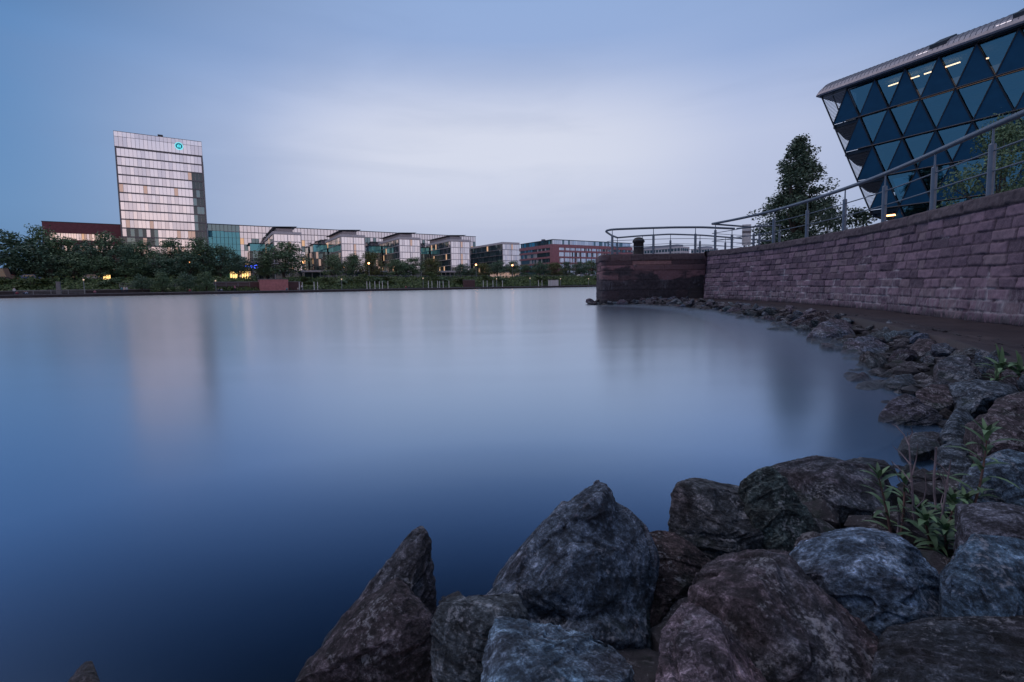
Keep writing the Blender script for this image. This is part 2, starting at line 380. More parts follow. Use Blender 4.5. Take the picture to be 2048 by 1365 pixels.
# ------------------------------------------------------------------ tower
s0 = -27.1; s1 = -2.42; TN = 212
t = bempty('office_tower', s0, TN, 4.6, 'tall pale glass office tower with a glowing cyan emblem, highest building on the far bank', 'office tower')
W = s1 - s0; D = 17.; Z = lambda z: z - 4.6
fl = [50.98 - 3.07 * k for k in range(16)]
b = MB(); b.box(.15, W - .15, .35, D, 0, Z(51.0)); b.build('building_core', M['slab'], t)
nc = 22
for k in range(14):
    zt, zb = Z(fl[k]) - .32, Z(fl[k + 1]) + .12
    def pick(i, k=k):
        if k >= 2 and i >= nc - 3: return 2 if R.random() < .8 else 6  # right-hand strip: darker glass stands in for a different reflection
        if k == 2 and i == nc - 4: return 7
        if k in (4,) and R.random() < .12: return 7
        if k in (8,) and R.random() < .08: return 7
        if k in (9, 10) and i < 9: return [2, 2, 6, 7, 6, 1][R.randrange(6)]
        if k == 10 and i in (6, 7): return 4
        if k in (9, 11) and R.random() < .1: return 7
        return 0 if R.random() < .65 else 1
    panes('window_band', .1, W - .1, zb, zt, nc, 0., GL, pick, t, .018)
    b = MB(); b.box(-.12, W + .1, -.22, .34, zt + .002, zt + .16); b.box(-.06, W + .06, -.08, .34, zt + .164, Z(fl[k]) + .118); b.build('floor_band', M['slab'], t)
b = MB()
for i in range(nc + 1):
    x = .1 + i * (W - .2) / nc
    b.box(x - .035, x + .035, -.06, .3, 0, Z(50.6))
b.build('mullion_grid', M['alu'], t)
# side returns, crown
b = MB(); b.box(W - .05, W + .35, -.25, D, 0, Z(51)); b.box(-.3, .08, -.25, D, 0, Z(51)); b.build('side_wall', M['slab'], t)
zc0, zc1 = Z(51.1), Z(56.25)
b = MB(); b.box(1.6, W - 1.2, 1.2, D - 2, zc0 + .05, zc1 - 1.3); b.build('plant_room', M['alu_l'], t)
panes('crown_screen', -.3, W + .3, zc0 + .1, zc0 + 3.4, nc, -.1, GL, lambda i: 0 if 2 < i < nc - 3 else 1, t, .02)
panes('crown_screen', -.3, W + .3, zc0 + 3.5, zc1, nc, -.1, GL, lambda i: 0 if (i < 5 or i > nc - 6) else 1, t, .03)
b = MB(); b.box(-.3, W + .3, -.16, .02, zc0 + 3.402, zc0 + 3.498); b.box(-.3, W + .3, -.2, .1, zc1 + .002, zc1 + .12); b.box(-.36, W + .36, -.3, .34, zc0 - .05, zc0 + .098)
for i in range(0, nc + 1):
    x = -.3 + i * (W + .6) / nc; b.box(x - .03, x + .03, -.14, .04, zc0 + .1, zc1)
b.build('crown_frame', M['slab'], t)
b = MB(); b.box(W - 1.0, W + .3, 0.1, 10, zc0 + .1, zc1); b.build('crown_return', M['glass_b'], t)
sx, sz = atn(320, 270, TN); sx -= s0
b = MB(); b.box(sx - .55, sx + .55, .8, 2, zc1 - 1.28, zc1 + .5); b.box(sx - .75, sx + .75, .6, 2.2, zc1 + .505, zc1 + .95); b.build('rooftop_unit', M['dark'], t)
lx, lz = atn(358, 293, TN); lx -= s0; lz -= 4.6
def ringmesh(r0, r1, y0, y1, k=40):
    m = MB()
    for i in range(k):
        a, c = 2 * math.pi * i / k, 2 * math.pi * (i + 1) / k
        q = [(r * math.cos(w), y, r * math.sin(w)) for y in (y0, y1) for r, w in ((r0, a), (r1, a), (r1, c), (r0, c))]
        for f in ((0, 1, 2, 3), (7, 6, 5, 4), (1, 5, 6, 2), (0, 3, 7, 4)): m.poly([q[j] for j in f])
    return m
lg = link('emblem_sign', None, t); lg.location = (lx, -.35, lz); lg.scale = (1.05, 1, 1.05)
m = ringmesh(1.0, 1.22, -.15, .2); m.build('emblem_ring', M['cyan_w'], lg)
m = MB(); m.prism([(.99 * math.cos(2 * math.pi * i / 32), .99 * math.sin(2 * math.pi * i / 32)) for i in range(32)], .0, .2, 1); m.build('emblem_disc', M['cyan_d'], lg)
for x, h0, h1, lean in ((-.42, -.5, .38, -.06), (0, -.5, .58, 0), (.42, -.5, .38, .06)):
    m = MB(); m.prism([(x - .13 - lean, h0), (x + .13 - lean, h0), (x + .13, h1 - .1), (x, h1), (x - .13, h1)], -.12, -.003, 1); m.build('emblem_bar', M['cyan'], lg)

# ------------------------------------------------------------------ red brick block on the left
t = bempty('brick_office', -48, 215, 4.6, 'dark red brick office block with white ribbon windows left of the tower', 'office building')
def ribbon_wall(parent, L, zs, ztop, mat, depth, ncol, pick, x0=1.5, x1=None, y=0.):
    x1 = x1 or L - 1.5
    b = MB(); b.box(0, L, .5, depth, 0, ztop - .3); b.build('building_core', M['slab'], parent)
    b = MB(); zz = [0] + [v for p in zs for v in p] + [ztop]
    for i in range(0, len(zz), 2): b.box(0, L, y, y + .5, zz[i], zz[i + 1])
    for z0, z1 in zs: b.box(0, x0, y, y + .5, z0, z1); b.box(x1, L, y, y + .5, z0, z1)
    b.build('brick_wall', mat, parent)
    for z0, z1 in zs: panes('window_band', x0, x1, z0, z1, ncol, y + .3, GL, pick, parent, .015)
ribbon_wall(t, 21.0, [(3., 5.), (6.7, 8.7), (10.3, 12.4), (14.2, 16.4)], 20.0, M['redbrick'], 16, 24, lambda i: [0, 0, 4, 0, 3, 0, 7, 1][R.randrange(8)], 1.6, 17.6)
b = MB(); b.box(-.15, 21.1, -.12, 16.2, 20.01, 20.2); b.build('roof_edge', M['dark'], t)
# low podium in front of it
t = bempty('low_podium', col(100, 204), 204, 4.6, 'low dark red podium with a glowing ground floor under the left trees', 'building')
Lp = col(262, 204) - col(100, 204)
b = MB(); b.box(0, Lp, .6, 9, 0, 3.2); b.build('building_core', M['dark'], t)
b = MB(); b.box(0, Lp, -1., .59, 2.2, 3.6); b.build('canopy', M['redbrick'], t)
panes('shopfront', .3, Lp - .3, .2, 2.1, 26, .3, GL + [M['lit_hot']], lambda i: 8 if 15 <= i <= 19 and i != 16 else 2, t)

# ------------------------------------------------------------------ long atrium building
AN = 245.; a0 = -2.1; a1 = 129.9; Z = lambda z: z - 4.6
t = bempty('long_glass_hall', a0, AN, 4.6, 'long glass hall with a flat roof running behind the four pavilions', 'office building')
L = a1 - a0; Ht = Z(29.9)
b = MB(); b.box(0, L, .4, 16, 0, Ht - .2); b.build('building_core', M['slab'], t)
b = MB(); b.box(-.3, L + .3, -.5, 16.2, Ht, Ht + .25); b.build('roof_edge', M['roof'], t)
nr = 9
for k in range(nr):
    z0, z1 = Ht * k / nr + .05, Ht * (k + 1) / nr - .05
    def pick(i, k=k):
        if i < 8: return 5 if k < nr - 1 else 6
        if k == nr - 1: return 1
        return [0, 1, 1, 1, 6, 1][R.randrange(6)] if R.random() < .97 else 3
    panes('glazing_row', 0, L, z0, z1, 88, 0, GL, pick, t, .02)
b = MB()
for i in range(89): b.box(i * L / 88 - .07, i * L / 88 + .07, -.12, .2, 0, Ht)
b.build('mullion_grid', M['dark'], t)
b = MB()
for k in range(nr): b.box(0, L, -.06, .2, Ht * k / nr - .05, Ht * k / nr + .048)
b.build('transom_grid', M['dark'], t)
b = MB(); b.box(6, L, -.3, .22, Ht * 8 / nr - .25, Ht * 8 / nr - .052); b.build('bright_transom', M['alu_l'], t)
# glowing foyer + canopy
fs0, fs1 = col(462, 238) - a0, col(517, 238) - a0
b = MB(); b.box(fs0 - 3, fs1 + 4, -12, -.6, 6.2, 6.8); b.box(fs0 + 2, fs1 + 2, -12.2, -.6, 8.2, 8.6); b.build('entrance_canopy', M['alu_l'], t)
panes('foyer_window', fs0, fs1, .3, 4.6, 12, -7, GL + [M['lit_hot']], lambda i: 8 if i not in (4, 8) else 3, t)
b = MB()
for i in range(13): b.box(fs0 + i * (fs1 - fs0) / 12 - .08, fs0 + i * (fs1 - fs0) / 12 + .08, -7.2, -6.9, 0, 4.8)
b.box(fs0, fs1, -7.2, -.6, 4.81, 5.1); b.build('foyer_frame', M['slab'], t)
# blue ring sign by the entrance
t = bempty('neon_sign', col(508, 226), 226, 4.6, 'small blue neon sign with three rings above the glowing entrance', 'sign')
zz = atn(508, 534, 226)[1] - 4.6
b = MB(); b.box(-3.4, 2.6, .1, .4, zz - .95, zz + .95); b.build('sign_board', M['dark'], t)
for x, r in ((-2.4, .35), (-.6, .5), (1.2, .8)):
    m = ringmesh(r * .72, r, -.15, .05); o = m.build('neon_ring', M['blue'], t); o.location = (x, 0, zz)
m = MB(); m.box(-1.7, -1.3, -.1, .05, zz - .25, zz + .25); m.build('neon_bar', M['blue'], t)
m = MB(); m.box(-.2, .2, .15, .35, 0, zz - .95); m.build('sign_post', M['pole'], t)

# ------------------------------------------------------------------ pavilions
def pavilion(s0, s1, n0, dep, label, roofcap=True, top=23.6, dark_side=False, wing=True):
    t = bempty('glass_pavilion', s0, n0, 4.6, label, 'office building', 'glass office pavilions on the far bank')
    w = s1 - s0; ht = top - 4.6; ns = 5; base = 3.6
    b = MB(); b.box(.3, w - .1, .35, dep, 0, ht - .3); b.build('building_core', M['slab'], t)
    b = MB(); b.box(-.25, w + .2, -.3, dep, ht - 1.0, ht); b.build('roof_edge', M['alu_l'], t)
    sh = (ht - 1.0 - base) / ns
    for k in range(ns):
        z0, z1 = base + k * sh + .15, base + (k + 1) * sh - .12
        lit_row = R.randrange(5)
        panes('window_band', .2, w - .2, z0, z1, 8, 0, GL, lambda i: 7 if (i == 4 and R.random() < .35) else (0 if R.random() < .7 else 1), t, .02)
        panes('window_band', .5, dep, z0, z1, 22, 0, GL, lambda i: 3 if R.random() < .03 else ((2 if R.random() < .6 else 6) if dark_side else [6, 6, 2, 1][R.randrange(4)]), t, .02, 'x')
        b = MB(); b.box(-.35, w + .15, -.4, .0, z0 - .26, z0 - .02); b.box(-.35, .0, .003, dep, z0 - .26, z0 - .02); b.build('floor_band', M['alu_l'] if not dark_side else M['alu'], t)
    b = MB(); b.box(.15, w - .15, .2, dep, 0, base - .3); b.build('ground_floor', M['glass_d'], t)
    for x in (-.15, w * .5, w - .05):
        b = MB(); b.box(x, x + .22, -.2, .05, 0, ht - 1.01); b.build('corner_post', M['alu_l'], t)
    b = MB(); b.box(1.5, w - 2.5, 3.5, dep - 2, ht + .01, ht + 1.7)
    if roofcap:
        b.build('penthouse', M['alu'], t)
        r = MB(); r.prism([(.2, ht + 1.9), (w - 1.2, ht + 2.3), (w - 1.2, ht + 2.45), (.2, ht + 2.06)], 1.2, dep, 1); r.build('roof_slab', M['roof'], t)
    if wing:
        b = MB(); b.box(-6.5, -.4, dep - 6, dep + 4, 0, ht - 5.5); b.build('link_wing', M['slab'], t)
        for k in range(4):
            panes('wing_window', -6.5, -.4, .4 + k * 3.3, 3.4 + k * 3.3, 6, dep - 6.1, GL, lambda i: 7 if R.random() < .04 else (2 if R.random() < .7 else 6), t, .02)
            panes('wing_window', dep - 6, dep + 4, .4 + k * 3.3, 3.4 + k * 3.3, 6, -6.62, GL, lambda i: 7 if R.random() < .03 else 2, t, .02, 'x')
        b = MB(); b.box(-6.3, -.4, dep - 5, dep + 4, ht - 5.45, ht - 2.2); b.build('wing_top', M['glass_t'], t)
        b = MB(); b.box(-6.9, -.35, dep - 6.5, dep + 4, ht - 2.19, ht - 2.0); b.build('wing_roof', M['roof'], t)
    return t
pavilion(19.6, 29.6, 205, 38, 'glass pavilion nearest the tower, half hidden behind the big round tree')
pavilion(45., 54.9, 205, 33, 'second glass pavilion from the tower, with two round trees before its foot')
pavilion(70.1, 80., 205, 31, 'third glass pavilion from the tower, between two warm globe lamps')
pavilion(95.4, 105.5, 205, 31, 'fourth glass pavilion from the tower, standing at the right end of the long hall')
pavilion(124.4, 134.4, 205, 36, 'plain glass block without a roof slab beside the red brick building', False, 23.3, True, False)
# white low links between pavilions
for x0, x1, lab in ((606, 690, 'low white pavement canopy left of the second pavilion'), (735, 775, 'low white pavement canopy left of the third pavilion'), (880, 925, 'low white pavement canopy in front of the fourth pavilion'), (985, 1045, 'low white shop canopy in front of the plain glass block')):
    sa, sb = col(x0, 200), col(x1, 200)
    t = bempty('pavement_canopy', sa, 200, 4.6, lab, 'canopy', 'low canopies along the far street')
    m = MB(); m.box(0, sb - sa, -1.5, 3, 3.0, 3.7); m.build('canopy_roof', M['alu_l'], t)
    m = MB()
    m.box(.3, sb - sa - .3, 2., 2.8, 0, 2.99); m.build('shop_front', M['lit_dim'] if x0 > 900 else M['glass_d'], t)
    k = 6
    for i in range(k):
        xx = .4 + i * (sb - sa - .8) / (k - 1); m = MB(); m.tube([(xx, -1.2, 0), (xx, -1.2, 2.99)], .12, 6); m.build('canopy_post', M['alu'], t)

# ------------------------------------------------------------------ red building on the right
rs0 = 156.4; L = 62.; dep = 33.
t = bempty('red_office_block', rs0, 205, 4.6, 'long pinkish red office block with a glazed top floor, far right across the river', 'office building')
ht = 26.0 - 4.6
b = MB(); b.box(.6, L - .5, .6, dep, 0, ht - 2.9); b.build('building_core', M['slab'], t)
zs = [(2.2, 4.4), (5.6, 7.9), (8.9, 11.2), (12.2, 14.5), (15.6, 17.0)]
b = MB(); zz = [0] + [v for p in zs for v in p] + [ht - 2.6]
for i in range(0, len(zz), 2): b.box(0, L, 0, .6, zz[i], zz[i + 1]); b.box(0, .6, .603, dep, zz[i], zz[i + 1])
for z0, z1 in zs:
    b.box(0, 4.6, 0, .597, z0, z1); b.box(0, .597, .603, 2.5, z0, z1)
    for x in range(1, 15): b.box(4.6 + x * 4. - .25, 4.6 + x * 4., .1, .59, z0, z1)
b.build('brick_wall', M['redbrick2'], t)
for z0, z1 in zs:
    panes('window_band', 4.6, L - .5, z0, z1, 56, .35, GL, lambda i: [0, 1, 4, 0, 1, 0, 2][R.randrange(7)] if i < 32 else [2, 2, 4, 6][R.randrange(4)], t, .015)
    panes('window_band', 2.5, dep, z0, z1, 24, .35, GL, lambda i: [2, 2, 6, 4, 2][R.randrange(5)], t, .015, 'x')
panes('top_glazing', .6, L - 1, ht - 2.6, ht - .2, 44, .9, GL, lambda i: [0, 1, 1, 6][R.randrange(4)], t, .02)
panes('top_glazing', 1, dep, ht - 2.6, ht - .2, 24, .9, GL, lambda i: [6, 2, 5][R.randrange(3)], t, .02, 'x')
b = MB(); b.box(.1, L, .1, dep, ht - .2, ht + .05); b.build('roof_edge', M['roof'], t)
b = MB(); b.box(1.2, L - 1.2, 1.2, dep, ht - 2.58, ht - .21); b.build('top_floor', M['slab'], t)
b = MB(); b.box(4, 5.5, 14, 16, ht + .06, ht + 1.4); b.build('chimney', M['slab'], t)

# ------------------------------------------------------------------ far pale buildings seen over the pier
def far_block(x0, xc, x1, ytop, Y, label, rows, zb=3.):
    pc = atY(xc, ytop, Y); zt = pc[2]
    w1 = (x1 - xc) / FP * Y; d1 = (xc - x0) / FP * Y * 1.35
    t = empty('pale_office', (pc[0], pc[1], 0), rad(38), label, 'office building')
    b = MB(); b.box(0, w1 * 1.2, 0, d1 * 1.4, zb, zt); b.build('building_wall', M['alu_l'], t)
    n = int(w1 * 1.2 / 2.6); m = int(d1 * 1.4 / 2.6)
    for k in range(rows):
        z1 = zt - 1.2 - k * 3.4
        b = MB()
        for i in range(n): b.box(.6 + i * 2.6, 2.4 + i * 2.6, -.06, .1, z1 - 2.1, z1)
        b.build('window_row', M['glass_d'], t)
        b = MB()
        for i in range(m): b.box(-.06, .1, .6 + i * 2.6, 2.4 + i * 2.6, z1 - 2.1, z1)
        b.build('window_row', M['glass_d'], t)
    b = MB(); b.box(2, w1, 4, d1, zt + .01, zt + 1.8); b.build('roof_storey', M['alu'], t)
far_block(1280, 1361, 1388, 493, 340, 'pale distant office block seen between the railing bars right of the bollard', 5)
far_block(1398, 1420, 1446, 496, 420, 'second pale distant block, just left of the curved wall end', 5)

# ------------------------------------------------------------------ far bank: walls, posts, lamps, fences
def stonewall(name, x0, x1, n, z0, z1, mat, label, thick=1.0, cat='stone wall', y0=None):
    sa, sb = col(x0, n), col(x1, n)
    t = bempty(name, sa, n, 0, label, cat)
    m = MB(); m.box(0, sb - sa, 0, thick, z0, z1); m.build('wall_body', mat, t)
    m = MB(); m.box(-.1, sb - sa + .1, -.12, thick + .1, z1 + .002, z1 + .2); m.build('coping', M['conc'], t)
zt = atn(550, 559.5, 163)[1]
stonewall('sandstone_bastion', 521, 577, 163, .6, zt, M['sandstone'], 'big square pink sandstone bastion on the far bank', 9., 'bastion')
stonewall('stair_wall', 577.5, 602, 166, .6, 3.3, M['sandstone_d'], 'brown stone stair wall right of the pink bastion')
stonewall('retaining_wall', 428, 519, 168, .6, 3.4, M['sandstone_d'], 'brown stone retaining wall left of the pink bastion')
stonewall('low_wall', -20, 300, 164, .6, 1.5, M['quay'], 'low grey wall at the foot of the left embankment', .5)
stonewall('short_wall', 928, 950, 165, .6, 3.4, M['sandstone_d'], 'short brown wall let into the green embankment')
stonewall('pale_bench_wall', 1100, 1117, 162, .6, 3.1, M['alu_l'], 'short pale wall on the far lawn before the red block')
t = bempty('stone_pillar', col(118, 158), 158, .6, 'single grey stone pillar standing on the left promenade', 'pillar')
m = MB(); m.prism([(-.45, 0), (.45, 0), (.35, 3.0), (-.35, 3.0)], -.4, .4, 1); m.build('shaft', M['conc'], t)
m = MB(); m.box(-.42, .42, -.46, .46, 3.003, 3.15); m.build('cap', M['conc'], t)

post0 = None; groups = [(599, 605, 628.5, 635.5), (734, 740, 750, 759, 765, 776), (857, 864, 875.5, 879.5, 886.5, 898), (966.6, 974.4, 986, 993.4, 1005), (1077, 1084, 1097, 1103, 1114)]
where = ['right of the pink bastion', 'below the third pavilion', 'below the fourth pavilion', 'below the plain glass block', 'below the red office block']
for gi, g in enumerate(groups):
    for k, x in enumerate(g):
        nn = 157 + (k % 2) * 3.5
        if post0 is None:
            m = MB(); m.tube([(0, 0, 0), (0, 0, .15), (0, 0, .16), (0, 0, 2.6)], [.2, .2, .13, .11], 8); post0 = m.build('white_post', M['white']); o = post0
        else: o = dup(post0)
        o.location = bank(col(x, nn), nn, .6)
        tag(o, 'white post on the far promenade ' + where[gi], 'post', 'white posts ' + where[gi])

def lamp(x, ytop, n, zb, warm, label, grp):
    s, z = atn(x, ytop, n)
    t = bempty('street_lamp', s, n, zb, label, 'street lamp', grp)
    h = z - zb
    m = MB(); m.tube([(0, 0, 0), (0, 0, h - .2)], [.11, .07], 6); m.build('lamp_pole', M['pole'], t)
    r = .40 if warm else .2
    m = MB(); m.lathe([(.02, h - r), (r * .7, h - r * .7), (r, h), (r * .7, h + r * .7), (.02, h + r)], 10); m.build('lamp_head', M['lamp'] if warm else M['lamp_w'], t, True)
G1 = 'warm globe lamps along the far street'; G2 = 'small pale lamps on the far promenade'
for x, y, lab in ((607, 524.6, 'warm globe lamp right of the big round tree'), (737.5, 527, 'warm globe lamp between second and third pavilion'), (952, 530, 'warm globe lamp right of the fourth pavilion'), (1024.7, 531, 'warm globe lamp in front of the plain glass block'), (1200, 534, 'warm globe lamp at the left edge of the pier'), (262, 516.6, 'warm lamp in the trees below the tower left edge'), (380, 523.6, 'warm lamp glowing through trees below the tower right edge'), (68, 517, 'warm lamp glowing in the far left trees'), (138, 533, 'warm lamp in the trees left of the tower'), (401, 511, 'small warm lamp high in trees at the tower right corner')):
    lamp(x, y, 192 if x < 420 else 184, 4.6, True, lab, G1)
for x, y, lab in ((167, 560, 'pale lamp on the promenade right of the stone pillar'), (431, 562, 'pale lamp post left of the pink bastion'), (683, 559, 'pale lamp post below the second pavilion'), (846, 557, 'pale lamp post left of the fourth pavilion posts'), (993, 558, 'orange lit lamp post below the plain glass block'), (1060, 557, 'pale lamp post at the left end of the red block'), (1121, 558, 'pale lamp post right of the short pale wall'), (1177, 558, 'pale lamp post nearest the pier')):
    lamp(x, y, 158, .6, False, lab, G2)

def fence(name, x0, x1, n, z0, h, label, step=3.):
    sa, sb = col(x0, n), col(x1, n); t = bempty(name, sa, n, z0, label, 'fence'); Lf = sb - sa
    m = MB()
    for zz in (.35, .65, 1.0): m.box(0, Lf, -.03, .03, h * zz - .04, h * zz + .03)
    m.build('rail', M['pole'], t)
    k = int(Lf / step); p0 = None
    for i in range(k + 1):
        if p0 is None:
            m = MB(); m.box(-.05, .05, -.06, .06, 0, h + .03); o = p0 = m.build('post', M['pole'], t)
        else: o = dup(p0)
        o.location = (i * Lf / k, 0, 0)
fence('street_fence', 640, 1230, 179.2, 4.6, 1.1, 'long thin street fence above the green embankment')
fence('promenade_fence', 30, 170, 157.5, .6, 1.1, 'low grey railing on the left promenade')
fence('ramp_fence', 240, 500, 167, 2.0, 1.2, 'grey railing along the ramp left of the pink bastion')

# ------------------------------------------------------------------ cars
def car(x, n, colr, label, long=4.4, tall=1.5, van=False):
    t = bempty('parked_van' if van else 'parked_car', col(x, n), n, 4.62, label, 'van' if van else 'car', 'vehicles on the far street')
    l = long / 2
    pr = [(-l, .3), (l, .3), (l, .75), (l * .55, .9), (l * .3, tall), (-l * .6, tall), (-l * .95, .95)] if not van else [(-l, .35), (l, .35), (l, 1.2), (l * .75, 1.4), (l * .6, tall), (-l, tall)]
    m = MB(); m.prism(pr, -.85, .85, 1); m.build('body', colr, t)
    m = MB(); m.prism([(l * .45, .95), (l * .25, tall - .1), (-l * .55, tall - .1), (-l * .75, .98)], -.87, .87, 1); m.build('window', M['glass_d'], t)
    for sx in (-.6, .6):
        for sy in (-.82, .82):
            m = MB(); m.prism([(sx * l + .33 * math.cos(a * math.pi / 6), .33 + .33 * math.sin(a * math.pi / 6)) for a in range(12)], sy - .08, sy + .08, 1); m.build('wheel', M['dark'], t)
    return t
paint = {k: plain('paint_' + k, c, .3) for k, c in dict(blue=(.05, .12, .28), white=(.6, .6, .62), red=(.4, .03, .04), grey=(.3, .3, .33), dark=(.04, .04, .05)).items()}
car(4, 181, paint['dark'], 'grey van parked at the left picture edge', 6, 3.2, True)
t = car(23, 181.5, paint['red'], 'red car with glowing tail lights beside the grey van')
m = MB(); m.box(-2.25, -2.15, -.8, .8, .7, .9); m.build('tail_light', M['redlight'], t)
car(66, 181, paint['blue'], 'blue car parked under the left trees')
car(188, 181, paint['white'], 'white car parked before the glowing podium')
car(1162, 181, paint['white'], 'white car behind the fence below the red block')
car(1187, 181, paint['grey'], 'silver car nearest the pier below the red block')

# ------------------------------------------------------------------ people on the promenade
def skinned(name, verts, edges, radii, mats):
    me = bpy.data.meshes.new(name); me.from_pydata(verts, edges, [])
    o = link(name, me); md = o.modifiers.new('s', 'SKIN'); sv = me.skin_vertices[0].data
    for i, r in enumerate(radii): sv[i].radius = (r, r)
    sv[0].use_root = True
    o.modifiers.new('u', 'SUBSURF').levels = 1
    dg = bpy.context.evaluated_depsgraph_get(); m2 = bpy.data.meshes.new_from_object(o.evaluated_get(dg))
    bpy.data.objects.remove(o); return m2
stand = ([(0, 0, .95), (0, 0, 1.15), (0, 0, 1.40), (0, 0, 1.52), (0, 0, 1.66), (0, 0, 1.74), (.18, 0, 1.40), (.24, .02, 1.12), (.25, -.06, .88), (-.18, 0, 1.40), (-.24, .02, 1.12), (-.25, -.06, .88), (.1, 0, .88), (.11, -.02, .5), (.11, .03, .08), (.11, -.12, .04), (-.1, 0, .88), (-.12, .02, .5), (-.12, .06, .08), (-.12, -.09, .04)],
         [(0, 1), (1, 2), (2, 3), (3, 4), (4, 5), (2, 6), (6, 7), (7, 8), (2, 9), (9, 10), (10, 11), (0, 12), (12, 13), (13, 14), (14, 15), (0, 16), (16, 17), (17, 18), (18, 19)],
         [.14, .14, .15, .055, .1, .07, .07, .05, .04, .07, .05, .04, .09, .065, .05, .04, .09, .065, .05, .04])
sit = ([(0, 0, .14), (0, .04, .36), (0, .02, .60), (0, 0, .72), (0, -.02, .86), (0, -.02, .94), (.18, 0, .60), (.24, -.1, .36), (.16, -.32, .34), (-.18, 0, .60), (-.24, -.1, .36), (-.16, -.32, .34), (.1, -.08, .14), (.14, -.42, .44), (.14, -.72, .08), (.14, -.84, .06), (-.1, -.08, .14), (-.14, -.42, .44), (-.14, -.72, .08), (-.14, -.84, .06)], stand[1], stand[2])
def figmats(i):
    cs = [(.5, .5, .52), (.35, .05, .08), (.04, .05, .09), (.25, .3, .4), (.4, .15, .2), (.1, .25, .3), (.55, .45, .4)]
    return plain('clothing_%d' % i, cs[i % len(cs)], .9)
fm = {0: skinned('person', *stand, None), 1: skinned('person', *sit, None)}
skin = plain('skin', (.45, .28, .22), .7); hairm = plain('dark_hair', (.03, .02, .02), .8); trous = plain('dark_trousers', (.03, .035, .06), .9)
ppl = [(29, 0, 'person in a pale top standing on the left promenade'), (34, 1, 'person in red sitting at the left quay edge'), (49, 1, 'person in dark clothes sitting left of the stone pillar'), (53, 1, 'person in pale blue sitting left of the stone pillar'), (190, 1, 'person in pink sitting alone below the podium'), (244, 0, 'person in teal standing in the group of three below the tower'), (249, 0, 'person in beige standing in the group of three below the tower'), (254, 0, 'person in white standing in the group of three below the tower'), (380, 1, 'person in red sitting on the promenade below the lamp in the trees'), (437, 1, 'person in dark top sitting by the pale lamp post'), (443, 1, 'person in light blue sitting by the pale lamp post'), (470, 0, 'person in pink standing left of the pink bastion'), (574, 1, 'person in teal sitting before the pink bastion'), (596, 1, 'person in beige sitting right of the pink bastion'), (604, 0, 'person in white standing right of the pink bastion'), (812, 1, 'person in red sitting right of the third pavilion posts'), (818, 1, 'person in navy sitting right of the third pavilion posts')]
for i, (x, kind, lab) in enumerate(ppl):
    me = fm[kind].copy(); hz = 1.44 if kind == 0 else .66; wz = .92 if kind == 0 else .2
    for mm in (figmats(i), skin, hairm, trous): me.materials.append(mm)
    for p in me.polygons:
        z = p.center.z; p.material_index = (2 if (z > hz + .2 or (z > hz + .1 and p.center.y > 0)) else 1) if z > hz else (3 if (z < wz or (kind == 1 and p.center.y < -.4)) else 0)
        p.use_smooth = True
    o = link('person', me); o.location = bank(col(x, 149 + i % 3), 149 + i % 3, .62); o.rotation_euler = (0, 0, BROT + R.uniform(-.6, .6))
    tag(o, lab, 'person', 'people on the far promenade')

